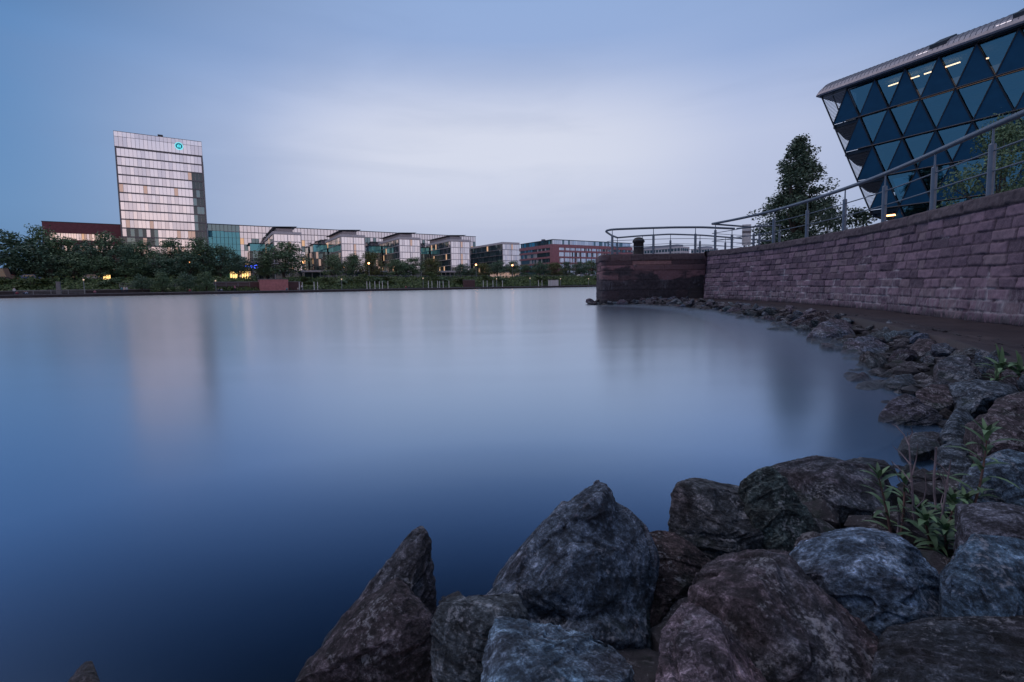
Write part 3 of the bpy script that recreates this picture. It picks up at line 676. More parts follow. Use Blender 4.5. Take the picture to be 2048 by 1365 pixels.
# ------------------------------------------------------------------ trees
def tree_mesh(seed, blobs, leaves, lsize, trunk_h=.28, spread=1., mat=None, top=1., shape='round', limbs=7):
    """unit height tree: returns (trunk mesh, crown mesh)"""
    rs = np.random.RandomState(seed); c = []
    for i in range(blobs):
        if shape == 'round':
            a = rs.uniform(0, 2 * math.pi); zz = rs.uniform(0, 1); rr = .32 * math.sqrt(max(.10, 1 - (1.75 * zz - .75) ** 2)) * rs.uniform(.25, 1.05) * spread
            c.append((rr * math.cos(a), rr * math.sin(a), trunk_h + .08 + zz * (top - trunk_h - .16), rs.uniform(.085, .165)))
        else:
            if i % 8 == 0 or i % 3 == 0: lobe = (rs.uniform(0, 1) ** 1.15, rs.uniform(0, 2 * math.pi), rs.uniform(.35, 1.2))
            zz = min(1, max(0, lobe[0] + rs.normal() * .035)); env = .03 + .19 * (1 - zz) ** .85 * min(1, .5 + zz * 3.)
            a = lobe[1] + rs.normal() * .28; rr = env * lobe[2] * rs.uniform(.55, 1.25)
            c.append((rr * math.cos(a), rr * math.sin(a), trunk_h + zz * (top - trunk_h - .03), rs.uniform(.034, .072) * (1.15 - .5 * zz)))
    c = np.array(c)
    k = rs.choice(blobs, leaves, p=c[:, 3] ** 2 / np.sum(c[:, 3] ** 2))
    d = rs.normal(size=(leaves, 3)); d /= np.linalg.norm(d, axis=1)[:, None]
    rad_ = c[k, 3] * (rs.uniform(0, 1, leaves) ** .45) * np.where(rs.uniform(0, 1, leaves) < .1, 1.35, 1.)
    p = c[k, :3] + d * rad_[:, None] * np.array([1, 1, .8])
    nrm = d * .6 + rs.normal(size=(leaves, 3)) * .6 + np.array([0, 0, .35]); nrm /= np.linalg.norm(nrm, axis=1)[:, None]
    tt = np.cross(nrm, rs.normal(size=(leaves, 3))); tt /= np.linalg.norm(tt, axis=1)[:, None]; bb = np.cross(nrm, tt)
    sz = lsize * rs.uniform(.6, 1.3, leaves)[:, None]
    v = np.stack([p - tt * sz, p - bb * sz * .55, p + tt * sz, p + bb * sz * .55], 1).reshape(-1, 3)
    f = np.arange(leaves * 4).reshape(-1, 4)
    crown = np_mesh('crown', v, f, mat, False)
    m = MB(); m.tube([(0, 0, -.02), (.004, 0, trunk_h * .5), (0, .004, trunk_h), (0, 0, trunk_h + .25 * (top - trunk_h)), (0, 0, trunk_h + .7 * (top - trunk_h))], [.026, .02, .017, .011, .004], 7)
    for i in range(min(limbs, blobs)):
        q = c[i]; z0 = trunk_h * (.75 + .5 * rs.uniform()); m.tube([(0, 0, z0), (q[0] * .45, q[1] * .45, z0 + (q[2] - z0) * .6), (q[0], q[1], q[2])], [.011, .007, .003], 5)
    tr = bpy.data.meshes.new('trunk'); tr.from_pydata(m.v, [], m.f); tr.materials.append(M['bark']); tr.update()
    return tr, crown
protos = [tree_mesh(20 + i, 44, 4200, .020, [.10, .15, .12, .13, .10, .12][i], 1., [M['leaf'], M['leaf_b'], M['leaf_y'], M['leaf'], M['leaf_b'], M['leaf_y']][i]) for i in range(6)]
def plant_tree(pi, x, ytop, wpx, n, zb, label, grp, name='leafy_tree'):
    s, z = atn(x, ytop, n); dist = np.dot(np.array(bank(s, n, 0)), cF); wm = wpx / FP * dist
    t = bempty(name, s, n, zb, label, 'tree', grp); h = z - zb
    tr, cr = protos[pi]
    a = link('trunk', tr, t); c = link('crown', cr, t)
    for o in (a, c): o.scale = (wm / .68, wm / .68, h); o.rotation_euler = (0, 0, R.uniform(0, 6.28))
    return t
GA = 'big trees on the left embankment'; GB = 'street trees below the pavilions'; GC = 'street trees below the red block'; GD = 'small promenade trees'
for a in [(1, 20, 459, 120, 186, 'broad dark tree filling the left picture edge'), (0, 78, 450, 66, 192, 'tall loose tree rising above the left roofline corner'), (1, 62, 486, 80, 184, 'dark tree in front of the tall loose tree at left'), (3, 128, 474, 84, 188, 'dark round tree under the left end of the brick office'), (1, 172, 476, 66, 186, 'dark tree before the middle of the brick office'), (0, 216, 463, 72, 188, 'tall green tree touching the tower left edge'), (4, 246, 488, 56, 184, 'mid height tree before the tower left corner'), (0, 284, 480, 62, 186, 'tree with ragged top before the left third of the tower'), (3, 338, 477, 62, 188, 'tree with pointed top before the middle of the tower'), (1, 372, 498, 60, 184, 'lower dark tree before the tower right part'), (0, 402, 474, 66, 188, 'tall tree before the tower right corner'), (4, 438, 488, 66, 186, 'dark tree just right of the tower'), (1, 474, 506, 56, 184, 'smaller tree left of the glowing entrance'), (0, 150, 505, 70, 182, 'low tree before the podium left part'), (4, 100, 508, 70, 182, 'low dark tree left of the podium'), (1, 315, 512, 70, 182, 'low dark tree below the tower'), (0, 200, 512, 60, 182, 'low tree before the podium right part'), (3, 270, 520, 60, 181, 'low tree below the tower left edge')]:
    plant_tree(a[0], a[1], a[2], a[3], a[4], 4.6, a[5], GA)
for a in [(0, 564, 483, 96, 186, 'big round tree in front of the first pavilion'), (3, 532, 520, 40, 188, 'smaller tree left of the big round tree'), (0, 664, 508, 46, 188, 'round tree at the left foot of the second pavilion'), (3, 705, 508, 44, 188, 'round tree at the right foot of the second pavilion'), (2, 742, 504, 52, 190, 'olive tree between second and third pavilion'), (0, 792, 518, 60, 188, 'wide tree below the third pavilion left side'), (3, 825, 515, 46, 188, 'tree below the third pavilion front'), (2, 862, 517, 48, 188, 'olive tree between third and fourth pavilion'), (4, 919, 527, 28, 188, 'small pointed dark tree before the fourth pavilion'), (1, 936, 537, 18, 188, 'very small tree right of the small pointed tree'), (2, 964, 527, 44, 188, 'olive tree lit by the globe lamp right of the fourth pavilion'), (4, 944, 536, 24, 187, 'small dark tree left of the lamp lit olive tree')]:
    plant_tree(a[0], a[1], a[2], a[3], a[4], 4.6, a[5], GB)
for a in [(1, 994, 519, 42, 188, 'grey green tree before the plain glass block'), (3, 1025, 522, 36, 188, 'tree with lamp inside before the plain glass block right edge'), (0, 1053, 529, 36, 188, 'round tree below the left side of the red block'), (1, 1080, 521, 38, 188, 'tree below the corner of the red block'), (2, 1110, 525, 42, 188, 'olive tree below the red block front'), (4, 1134, 522, 30, 188, 'narrow dark tree below the red block front'), (1, 1158, 521, 34, 188, 'dark tree second from the pier'), (0, 1184, 520, 42, 188, 'dark tree nearest the pier'), (4, 1205, 535, 30, 186, 'tree partly hidden behind the pier corner')]:
    plant_tree(a[0], a[1], a[2], a[3], a[4], 4.6, a[5], GC)
for a in [(1, 283, 548, 34, 160, 'small promenade tree below the tower left part'), (3, 322, 545, 40, 160, 'small promenade tree below the tower middle'), (1, 372, 543, 38, 160, 'small promenade tree below the tower right part'), (0, 411, 543, 36, 160, 'small promenade tree right of the tower')]:
    plant_tree(a[0], a[1], a[2], a[3], a[4], .6, a[5], GD, 'small_tree')
# shrubs above the post groups
shr = [tree_mesh(60 + i, 14, 1100, .05, .02, 1.35, [M['leaf_c'], M['leaf']][i % 2], 1., limbs=3) for i in range(3)]
for i, (x, yt, w, lab) in enumerate([(731, 549, 36, 'shrub behind the left posts below the third pavilion'), (752, 551, 40, 'shrub behind the middle posts below the third pavilion'), (774, 553, 34, 'shrub behind the right posts below the third pavilion'), (858, 545, 38, 'tall shrub behind the left posts below the fourth pavilion'), (884, 551, 44, 'wide shrub behind the right posts below the fourth pavilion'), (915, 556, 40, 'low shrub right of the posts below the fourth pavilion'), (968, 551, 38, 'shrub behind the posts below the plain glass block'), (998, 552, 40, 'shrub right of the posts below the plain glass block'), (1085, 552, 40, 'shrub behind the left posts below the red block'), (1112, 556, 36, 'shrub behind the right posts below the red block'), (1196, 552, 34, 'shrub at the pier end of the embankment'), (612, 553, 34, 'shrub right of the pink bastion top'), (650, 556, 40, 'shrub below the left foot of the second pavilion'), (690, 556, 44, 'shrub below the right foot of the second pavilion'), (60, 556, 60, 'shrub on the left embankment top'), (10, 560, 60, 'shrub at the left picture edge'), (225, 553, 50, 'shrub before the glowing podium right end'), (470, 561, 44, 'clipped shrub row before the glowing entrance')]):
    n = 172; s, z = atn(x, yt, n); t = bempty('round_shrub', s, n, 1.8, lab, 'shrub', 'shrubs on the far embankment')
    wm = w / FP * np.dot(np.array(bank(s, n, 0)), cF)
    for nm, me in zip(('stem', 'crown'), shr[i % 3]):
        o = link(nm, me, t); o.scale = (wm / .8, wm / .8, max(1.5, z - 1.8)); o.rotation_euler = (0, 0, R.uniform(0, 6))
def hedge(x0, x1, n, z0, h, label, cnt):
    sa, sb = col(x0, n), col(x1, n); t = bempty('dark_hedge', sa, n, z0, label, 'hedge', 'hedges along the far street')
    p = np.stack([NR.uniform(0, sb - sa, cnt), NR.normal(0, .8, cnt), NR.uniform(0, 1, cnt)], 1); p[:, 2] *= h * (.8 + .35 * vn(np.stack([p[:, 0] * .25, p[:, 0] * 0, p[:, 0] * 0], 1), 6))
    nr_ = NR.normal(size=(cnt, 3)) + np.array([0, -.5, .4]); nr_ /= np.linalg.norm(nr_, axis=1)[:, None]; tt = np.cross(nr_, NR.normal(size=(cnt, 3))); tt /= np.linalg.norm(tt, axis=1)[:, None]; bb = np.cross(nr_, tt); sz = NR.uniform(.25, .5, cnt)[:, None]
    v = np.stack([p - tt * sz, p - bb * sz * .6, p + tt * sz, p + bb * sz * .6], 1).reshape(-1, 3)
    link('foliage', np_mesh('foliage', v, np.arange(cnt * 4).reshape(-1, 4), M['leaf'], False), t)
hedge(-30, 100, 194, 4.6, 4.5, 'dark hedge behind the far left trees', 2600)
hedge(225, 455, 198, 4.6, 5.0, 'dark hedge in front of the tower foot', 4500)
hedge(1030, 1215, 196, 4.6, 2.6, 'dark hedge under the trees before the red block', 2500)
# ground cover on the embankment
def cover():
    n = 26000; s = NR.uniform(-75, 300, n); q = NR.uniform(0, 1, n); P = np.array([BU * a + BN * (165.6 + 13.2 * b_) for a, b_ in zip(s, q)]); P[:, 2] = .75 + 4.0 * q + NR.uniform(0, .7, n) * (1 + .6 * vn(np.stack([s * .2, q * 3, s * 0], 1), 3))
    keep = ~((s > col(519, 164)) & (s < col(578, 164)))
    P = P[keep]; n = len(P)
    nr_ = NR.normal(size=(n, 3)) * .6 + np.array([.2, -.7, .6]); nr_ /= np.linalg.norm(nr_, axis=1)[:, None]
    tt = np.cross(nr_, NR.normal(size=(n, 3))); tt /= np.linalg.norm(tt, axis=1)[:, None]; bb = np.cross(nr_, tt); sz = NR.uniform(.25, .55, n)[:, None]
    v = np.stack([P - tt * sz, P - bb * sz * .6, P + tt * sz, P + bb * sz * .6], 1).reshape(-1, 3)
    o = link('ground_cover', np_mesh('ground_cover', v, np.arange(n * 4).reshape(-1, 4), M['leaf_c'], False)); tag(o, 'green ivy and bushes covering the far embankment', 'ground cover', None, 'stuff')
cover()

# ================================================================== near right bank
ZT = 2.75; ZW = .30
base_xy = [(10.0, 24.26), (10.45, 22.7), (10.75, 20.97), (10.86, 19.2), (10.80, 17.37), (10.66, 15.9), (10.46, 14.36), (10.18, 13.0), (9.86, 11.76), (9.55, 10.7), (9.28, 9.75), (8.93, 8.43), (8.78, 7.6), (8.66, 6.6), (8.6, 5.4), (8.6, 4.0)]
def resample(pts, step, smooth=0):
    p = np.array(pts, float); d = np.r_[0, np.cumsum(np.linalg.norm(np.diff(p, axis=0), axis=1))]
    s = np.arange(0, d[-1], step); q = np.stack([np.interp(s, d, p[:, k]) for k in range(p.shape[1])], 1)
    if smooth:
        k = np.ones(smooth) / smooth; e = np.pad(q, ((smooth // 2, smooth // 2), (0, 0)), mode='edge')
        e[:smooth // 2] = 2 * q[0] - q[1:smooth // 2 + 1][::-1]; e[-(smooth // 2):] = 2 * q[-1] - q[-(smooth // 2) - 1:-1][::-1]
        q = np.stack([np.convolve(e[:, c], k, 'valid') for c in range(q.shape[1])], 1)[:len(s)]
    return s, q
def masonry(name, pts, out, courses, blk, step, zstep, mat, batter, seed, parent, smooth=61, cope=.05, depth=.55, rough=1.):
    """one continuous wall sheet: every block bulges a little, joints are recessed; coping proud on top"""
    rs = np.random.RandomState(seed)
    s, q = resample(pts, step, smooth); tg = np.gradient(q, axis=0); tg /= np.linalg.norm(tg, axis=1)[:, None]
    nrm = np.stack([tg[:, 1], -tg[:, 0]], 1)
    if nrm[len(nrm) // 2] @ np.array(out) < 0: nrm = -nrm
    ns = len(s); rows = []
    z = []
    for j in range(len(courses) - 1):
        k = max(3, int(round((courses[j + 1] - courses[j]) / zstep)))
        z += [(courses[j] + (courses[j + 1] - courses[j]) * i / k, j) for i in range(k)]
    z.append((courses[-1], len(courses) - 2))
    edges = []
    for j in range(len(courses) - 1):
        lo, hi = blk if j < len(courses) - 2 else (max(.8, blk[0]), max(1.3, blk[1]))
        e = [-rs.uniform(0, hi)]
        while e[-1] < s[-1] + hi: e.append(e[-1] + rs.uniform(lo, hi))
        edges.append(np.array(e))
    tints = [rs.uniform(0, 1, len(e)) for e in edges]; offs = [rs.normal(0, .010, len(e)) for e in edges]
    V = []; T = []; J = []; HZ = []; CP = []
    for zz, j in z:
        e = edges[j]; wob = .010 * vn(np.stack([s * 1.2, s * 0 + j, s * 0], 1), seed)
        i = np.searchsorted(e, s + .012 * vn(np.stack([s * 0 + zz * 14, s * 0 + j, s * 2], 1), seed + 5)) - 1
        ds = np.minimum(s - e[i], e[i + 1] - s); dz = np.minimum(np.abs(zz + wob - courses[j]), np.abs(courses[j + 1] - zz - wob)); dz = np.full(ns, 1.) * dz
        ed = np.minimum(ds, dz); n3 = vn(np.stack([s * 22, s * 0 + zz * 22, s * 0], 1), seed + 2); n4 = vn(np.stack([s * 7, s * 0 + zz * 9, s * 0], 1), seed + 9)
        b = np.clip((ed + .006 * n3) / .03, 0, 1); b = b * b * (3 - 2 * b)
        top = j == len(courses) - 2
        out_ = b * (.030 + offs[j][i]) + .018 * n4 * b * rough + .004 * n3 + (cope if top else 0) - batter * (zz - courses[0])
        V.append(np.concatenate([q + nrm * out_[:, None], np.full((ns, 1), zz) + (.006 * n4[:, None] if top else 0)], 1))
        T.append(tints[j][i]); J.append(1 - b); HZ.append(np.full(ns, (zz - courses[0]) / (courses[-1] - courses[0]))); CP.append(np.full(ns, 1. if top else 0.))
    for dd in (.02, .25, depth):
        V.append(np.concatenate([q - nrm * (dd - cope + batter * (courses[-1] - courses[0])), np.full((ns, 1), courses[-1] + .012 + .01 * vn(np.stack([s * 3, s * 0 + dd * 9, s * 0], 1), 4)[:, None])], 1))
        T.append(T[-1]); J.append(J[-1] * 0); HZ.append(HZ[-1]); CP.append(CP[-1])
    V.append(np.concatenate([q - nrm * depth, np.full((ns, 1), courses[0] - .3)], 1)); T.append(T[-1]); J.append(J[-1]); HZ.append(HZ[-1]); CP.append(CP[-1])
    nz = len(V); v = np.concatenate(V); a = np.arange(nz - 1)[:, None] * ns + np.arange(ns - 1)[None]; a = a.ravel()
    f = np.stack([a, a + 1, a + ns + 1, a + ns], 1)
    # close both ends
    me = np_mesh(name, v, f, mat, True, dict(tint=np.concatenate(T), joint=np.concatenate(J), hz=np.concatenate(HZ), cop=np.concatenate(CP)))
    return link(name, me, parent), q, nrm
cs = [.10, .28] + [.28 + .222 * k for k in range(1, 11)] + [ZT]
wall = empty('curved_quay_wall', (0, 0, 0), 0, 'long curved red sandstone block wall along the near walkway', 'stone wall')
wf, wq, wn = masonry('block_face', base_xy, (-1, 0), cs, (.26, .62), .02, .02, M['wall'], .09, 3, wall)
# end of that wall, turning away from the water
masonry('wall_end', [(9.99, 24.30), (10.35, 24.75), (11.2, 25.6)], (-1, 1), cs, (.3, .6), .03, .03, M['wall'], .05, 8, wall, 3)
pier = empty('stone_pier', (0, 0, 0), 0, 'dark stained stone pier head with heavy coping beyond the rocks', 'pier')
pcs = [-.2, .30, .78, 1.32, 1.86, 2.16, 2.40, ZT]
masonry('pier_face', [(12.5, 25.72), (5.32, 25.72), (5.14, 25.78), (5.05, 25.92), (5.02, 26.1), (5.3, 29), (5.9, 32)], (0, -1), pcs, (1.1, 2.4), .03, .03, M['pier'], .012, 5, pier, 9, .06, .6)
b = MB()
for k in range(4): b.box(9.62 + .06 * k, 10.6, 24.95 + k * .19, 25.7, .1 + k * .19, .29 + k * .19 - .002)
b.build('stone_step', M['quay'], pier)

# upper quay ground behind walls
wi = wq[::40] + np.array([.5, .1])
up = [(5.25, 26.1), (6.1, 32.5), (12, 36), (24, 41), (40, 75), (160, 180), (160, -60), (9.2, -60)] + [tuple(x) for x in wi[::-1]] + [(10.9, 26.0)]
bm = bmesh.new(); vs = [bm.verts.new((x, y, 2.70)) for x, y in up]; bm.faces.new(vs); bmesh.ops.triangulate(bm, faces=bm.faces[:]); me = bpy.data.meshes.new('upper_quay'); bm.to_mesh(me); bm.free(); me.materials.append(M['pave'])
tag(link('upper_quay', me), kind='structure')
# walkway: paving strip from wall foot to rock edge
edge_xy = [(9.9, 25.9), (9.3, 23.6), (9.15, 21.), (8.95, 17.57), (8.41, 13.5), (7.97, 11.33), (7.15, 8.96), (6.74, 7.99), (6.2, 6.6), (5.6, 5.58), (5.1, 4.8), (4.9, 4.2), (4.9, 3.0)]
def walkway():
    e = resample(edge_xy, .06, 21)[1]; n = len(e); w = resample([(10.9, 25.9)] + base_xy, .06, 21)[1]; w = w[np.linspace(0, len(w) - 1, n).astype(int)] + np.array([.15, 0])
    k = 40; v = [np.c_[e - np.array([.02, 0]), np.full(n, -.25)]]
    for i in range(k + 1):
        t = i / k; p = e * (1 - t) + w * t
        z = ZW - .02 + .03 * t + .008 * vn(np.c_[p * 3, p[:, :1] * 0], 3) + .012 * vn(np.c_[p * .8, p[:, :1] * 0], 4)
        if i in (5, 10): z = z - .03
        if i < 5: z = z + .03
        v.append(np.c_[p, z])
    v = np.concatenate(v); a = (np.arange(k + 1)[:, None] * n + np.arange(n - 1)[None]).ravel()
    o = link('walkway', np_mesh('walkway', v, np.stack([a, a + 1, a + n + 1, a + n], 1), M['walk'])); tag(o, kind='structure')
walkway()
shore = np.array([(-4, -3), (-1.6, .4), (-.64, 1.28), (-.3, 1.59), (-.09, 1.63), (.59, 1.97), (.76, 2.14), (1.34, 2.63), (1.79, 2.84), (2.13, 2.87), (2.58, 3.07), (3.07, 3.49), (3.62, 4.39), (3.95, 5.2), (5.3, 7.5), (5.9, 9.04), (6.86, 12.3), (7.8, 17.8), (7.4, 22.), (6.6, 24.4), (5.15, 25.3), (4.3, 26.6), (4.6, 29)])
def shore_d(P):
    a = shore[:-1]; bb = shore[1:]; d = bb - a; best = np.full(len(P), 1e9); sg = np.ones(len(P))
    for i in range(len(a)):
        t = np.clip(((P - a[i]) @ d[i]) / (d[i] @ d[i]), 0, 1); q = a[i] + t[:, None] * d[i]; r = P - q; dist = np.linalg.norm(r, axis=1)
        side = np.sign(d[i][0] * r[:, 1] - d[i][1] * r[:, 0]); m = dist < best; best[m] = dist[m]; sg[m] = -side[m]
    return best * sg
def bedz(x, y):
    P = np.array([[x, y]]); d = shore_d(P)[0]; return max(-.6, min(.20, -.08 + .28 * d))
gx, gy = np.meshgrid(np.arange(-6, 12, .12), np.arange(-4, 29, .12)); gp = np.stack([gx.ravel(), gy.ravel()], 1); gd = shore_d(gp)
gz = np.clip(-.10 + .26 * gd, -.6, .12) + .03 * vn(np.c_[gp * 5, gp[:, :1] * 0], 8); ny_, nx_ = gx.shape
a = (np.arange(ny_ - 1)[:, None] * nx_ + np.arange(nx_ - 1)[None]).ravel()
tag(link('shore_bed', np_mesh('shore_bed', np.c_[gp, gz], np.stack([a, a + 1, a + nx_ + 1, a + nx_], 1), M['bed'])), kind='structure')

# thin spray hanging over the water along the stones (what the long exposure shows as a soft edge)
def spray():
    pts = [(-.9, .9), (-.64, 1.28), (-.3, 1.6), (-.09, 1.66), (.59, 2.0), (.76, 2.2), (1.34, 2.72), (1.79, 2.95), (2.13, 3.0), (2.55, 3.25), (2.95, 3.7), (3.5, 4.5), (3.85, 5.3), (5.2, 7.6), (5.8, 9.1), (6.75, 12.3), (7.6, 17.8), (7.2, 21.6), (6.4, 24.2), (5.0, 25.2)]
    q = resample(pts, .2, 5)[1]; tg = np.gradient(q, axis=0); tg /= np.linalg.norm(tg, axis=1)[:, None]; nr = np.stack([-tg[:, 1], tg[:, 0]], 1); n = len(q)
    far = np.clip(np.linalg.norm(q, axis=1) / 9, .35, 1.)
    rows = [np.c_[q + nr * (-.35 * far)[:, None], np.full(n, .004)], np.c_[q + nr * (-.35 * far)[:, None], .085 * far], np.c_[q + nr * (.12 * far)[:, None], .075 * far], np.c_[q + nr * (.5 * far)[:, None], .04 * far], np.c_[q + nr * (1.25 * far)[:, None], np.full(n, .006)], np.c_[q + nr * (1.25 * far)[:, None], np.full(n, .004)]]
    v = np.concatenate(rows); k = len(rows); f = []
    for i in range(k):
        for j in range(n - 1): f.append((i * n + j, i * n + j + 1, ((i + 1) % k) * n + j + 1, ((i + 1) % k) * n + j))
    f.append(tuple(i * n for i in range(k))); f.append(tuple(i * n + n - 1 for i in reversed(range(k))))
    t = NT('spray'); t.t.nodes.remove(t.b); vol = t.n('ShaderNodeVolumePrincipled', Color=(.55, .68, .85, 1), Density=.55, Anisotropy=.2); t.t.links.new(vol.outputs[0], t.out.inputs['Volume'])
    tag(link('water_mist', np_mesh('water_mist', v, f, t.mat, False)), 'thin blue mist lying on the water along the stones', 'mist', None, 'stuff')
spray()

# ------------------------------------------------------------------ railings
M['rail'] = plain('blue_grey_rail_paint', (.12, .155, .205), .42, .3, .15)
def rail_post(parent, p, ztop, r=.062, name='rail_post'):
    m = MB(); h = ztop - p[2]
    m.lathe([(r * 1.0, 0), (r, h * .74), (r * .85, h * .755), (.022, h * .76), (.018, h - .03)], 12, 0)
    o = m.build(name, M['rail'], parent, False); o.location = p; return o
def mbtube(name, pts, r, parent, k=10):
    m = MB(); m.tube(pts, r, k); return m.build(name, M['rail'], parent, True)
off = wq + np.array([.42, .05])
def along(px):
    for i in range(len(off)):
        P = np.array([off[i, 0], off[i, 1], 3.]) - CAM; x = CX + FP * (P @ cR) / (P @ cF)
        if x >= px: return i
    return len(off) - 1
wr = empty('wall_railing', (off[0, 0], off[0, 1], ZT), 0, 'blue grey tube railing climbing along the top of the curved wall', 'railing')
wr0 = np.array([off[0, 0], off[0, 1], ZT])
ZR = 4.16
L3 = lambda z, a0=0, st=12: [np.array([p[0], p[1], z]) - wr0 for p in off[a0::st]]
ret = [np.array([13.4, 25.9, ZR - .02]) - wr0]
mbtube('handrail', L3(ZR), .058, wr)
mbtube('handrail', [np.array([off[0, 0] + .02, off[0, 1] + .05, ZR]) - wr0] + ret, .045, wr)
for zz in (ZT + .52, ZT + .92): mbtube('mid_rail', L3(zz), .017, wr, 6); mbtube('mid_rail', [np.array([off[0, 0], off[0, 1], zz]) - wr0, ret[0] + np.array([0, 0, zz - ZR])], .014, wr, 6)
for px in (1430, 1547, 1613, 1688, 1767, 1865, 1980, 2130, 2400):
    i = along(px); rail_post(wr, np.array([off[i, 0], off[i, 1], ZT]) - wr0, ZR - ZT)
rail_post(wr, ret[0] * np.array([1, 1, 0]), ZR - ZT - .02)
pr = empty('pier_railing', (5.3, 25.95, ZT), 0, 'blue grey tube railing looping round the pier head', 'railing')
p0 = np.array([5.3, 25.95, ZT])
front = [(5.62, 26.0, 4.15), (7.5, 26.0, 4.19), (9.0, 26.0, 4.21), (10.6, 26.05, 4.20), (12.7, 26.4, 4.13)]
bend = [(6.95, 30.6, 4.14), (6.2, 28.9, 4.12), (5.5, 27., 4.12), (5.36, 26.5, 4.12), (5.38, 26.15, 4.135)]
back = [(6.95, 30.6, 4.14), (8.6, 31.2, 4.30), (10.7, 31.6, 4.42), (13.2, 32.4, 4.40), (19.5, 35, 4.15)]
sm = lambda pts: [x - p0 for x in resample([tuple(p) for p in pts], .15, 5)[1]]
mbtube('handrail', sm(bend + front), .058, pr); mbtube('handrail', sm(back), .052, pr)
for dz in (.62, 1.0):
    mbtube('mid_rail', [x - np.array([0, 0, dz]) for x in sm(bend + front)], .016, pr, 6); mbtube('mid_rail', [x - np.array([0, 0, dz]) for x in sm(back)], .016, pr, 6)
for px, ln in ((1219, front), (1307, front), (1391, front), (1464, front), (1234, back), (1285, back), (1341, back), (1400, back), (1451, back), (1489, back)):
    P = np.array(ln); best = None
    for q in resample(ln, .02)[1]:
        w = q - CAM; x = CX + FP * (w @ cR) / (w @ cF)
        if best is None or abs(x - px) < best[0]: best = (abs(x - px), q)
    q = best[1]; rail_post(pr, np.array([q[0], q[1], ZT]) - p0, q[2] - ZT, .066)
# second flight: slanting rails joining the two
jr = empty('link_railing', (12.7, 26.4, ZT), 0, 'short slanting railing piece between pier railing and wall railing', 'railing')
j0 = np.array([12.7, 26.4, ZT])
mbtube('handrail', [(0, 0, 1.38), (1.1, .2, 1.5), (3.4, 1.6, 1.72)], .045, jr)
for dz in (.45, .85): mbtube('mid_rail', [(0, 0, 1.38 - dz), (3.4, 1.6, 1.72 - dz)], .015, jr, 6)
rail_post(jr, (3.3, 1.55, 0), 1.7); rail_post(jr, (1.6, .6, 0), 1.55)
# sign sheet on the rail
q = atY(1493, 470, 27.6); t = empty('notice_board', (q[0], q[1], 2.7), rad(-15), 'small pale notice board behind the railing at the wall end', 'notice board')
m = MB(); m.box(-.24, .24, -.015, .015, q[2] - 2.7 - .62, q[2] - 2.7 + .6); m.build('board', M['white'], t)
m = MB(); m.box(-.245, .245, -.022, -.0155, q[2] - 2.7 + .1, q[2] - 2.7 + .22); m.build('grey_stripe', M['slab'], t)
m = MB(); m.tube([(0, .04, 0), (0, .04, q[2] - 2.7 + .5)], .025, 6); m.build('board_post', M['pole'], t)
# bollard
M['iron'] = plain('rusty_dark_iron', (.030, .026, .028), .65, .3, .5, 9, .3)
q = atY(1277, 508, 27.2)
m = MB(); m.lathe([(.36, 0), (.34, .06), (.30, .10), (.285, .78), (.31, .81), (.345, .84), (.345, .90), (.33, .93), (.30, 1.0), (.22, 1.08), (.10, 1.12), (.01, 1.13)], 24)
o = m.build('mooring_bollard', M['iron'], None, True); o.location = (q[0], q[1], 2.69); tag(o, 'dark iron mooring bollard on the pier inside the railing', 'bollard')

# ------------------------------------------------------------------ office building with triangular facade
P0 = np.array([36.992, 52., 0]); bx = np.array([.44088, -.89757]); BR = math.atan2(bx[1], bx[0])
wb = empty('triangle_office', (P0[0], P0[1], 2.7), BR, 'dark office building with a facade of triangles and an overhanging pointed end', 'office building')
LZ = [z - 2.7 for z in (21.9, 18.52, 15.18, 11.83, 8.5, 5.15)]; PT = 2.64
M['wpanel'] = plain('slate_blue_panel', (.010, .062, .132), .5, 0., .12, 1., 0, .08)
M['wframe'] = plain('dark_blue_frame', (.006, .014, .028), .45, .3, .15)
M['louvre'] = plain('dark_louvre', (.05, .055, .07), .5, .4)
def wglass():
    t = NT('facade_glass')
    n = t.noise(t.coord(), .5, 2)
    gl = t.n('ShaderNodeBsdfGlossy', Color=(.58, .92, 1, 1), Roughness=.04, Normal=t.bump(n, .2, .2)); tr = t.n('ShaderNodeBsdfTransparent', Color=(.35, .52, .56, 1))
    f = t.n('ShaderNodeFresnel', IOR=1.75)
    mx = t.n('ShaderNodeMixShader', i0=t.math('ADD', t.math('MULTIPLY', f.outputs[0], 1.0), .17), i1=tr, i2=gl); t.t.links.new(mx.outputs[0], t.out.inputs[0]); return t.mat
M['wglass'] = wglass()
M['room'] = plain('office_interior', (.10, .15, .17), .8); M['room_w'] = emis('glowing_office_wall', (.55, .36, .30), .17)  # second material: wall emits a warm glow in place of lamplight
def tri(name, pts, mat, y0, y1, parent):
    m = MB(); m.prism(pts, y0, y1, 1); return m.build(name, mat, parent)
def inset(pts, d):
    p = np.array(pts); c = p.mean(0); a = np.linalg.norm(p[0] - p[1]); 
    k = 1 - d / (.29 * a); return [tuple(c + (x - c) * k) for x in p]
nT = 8
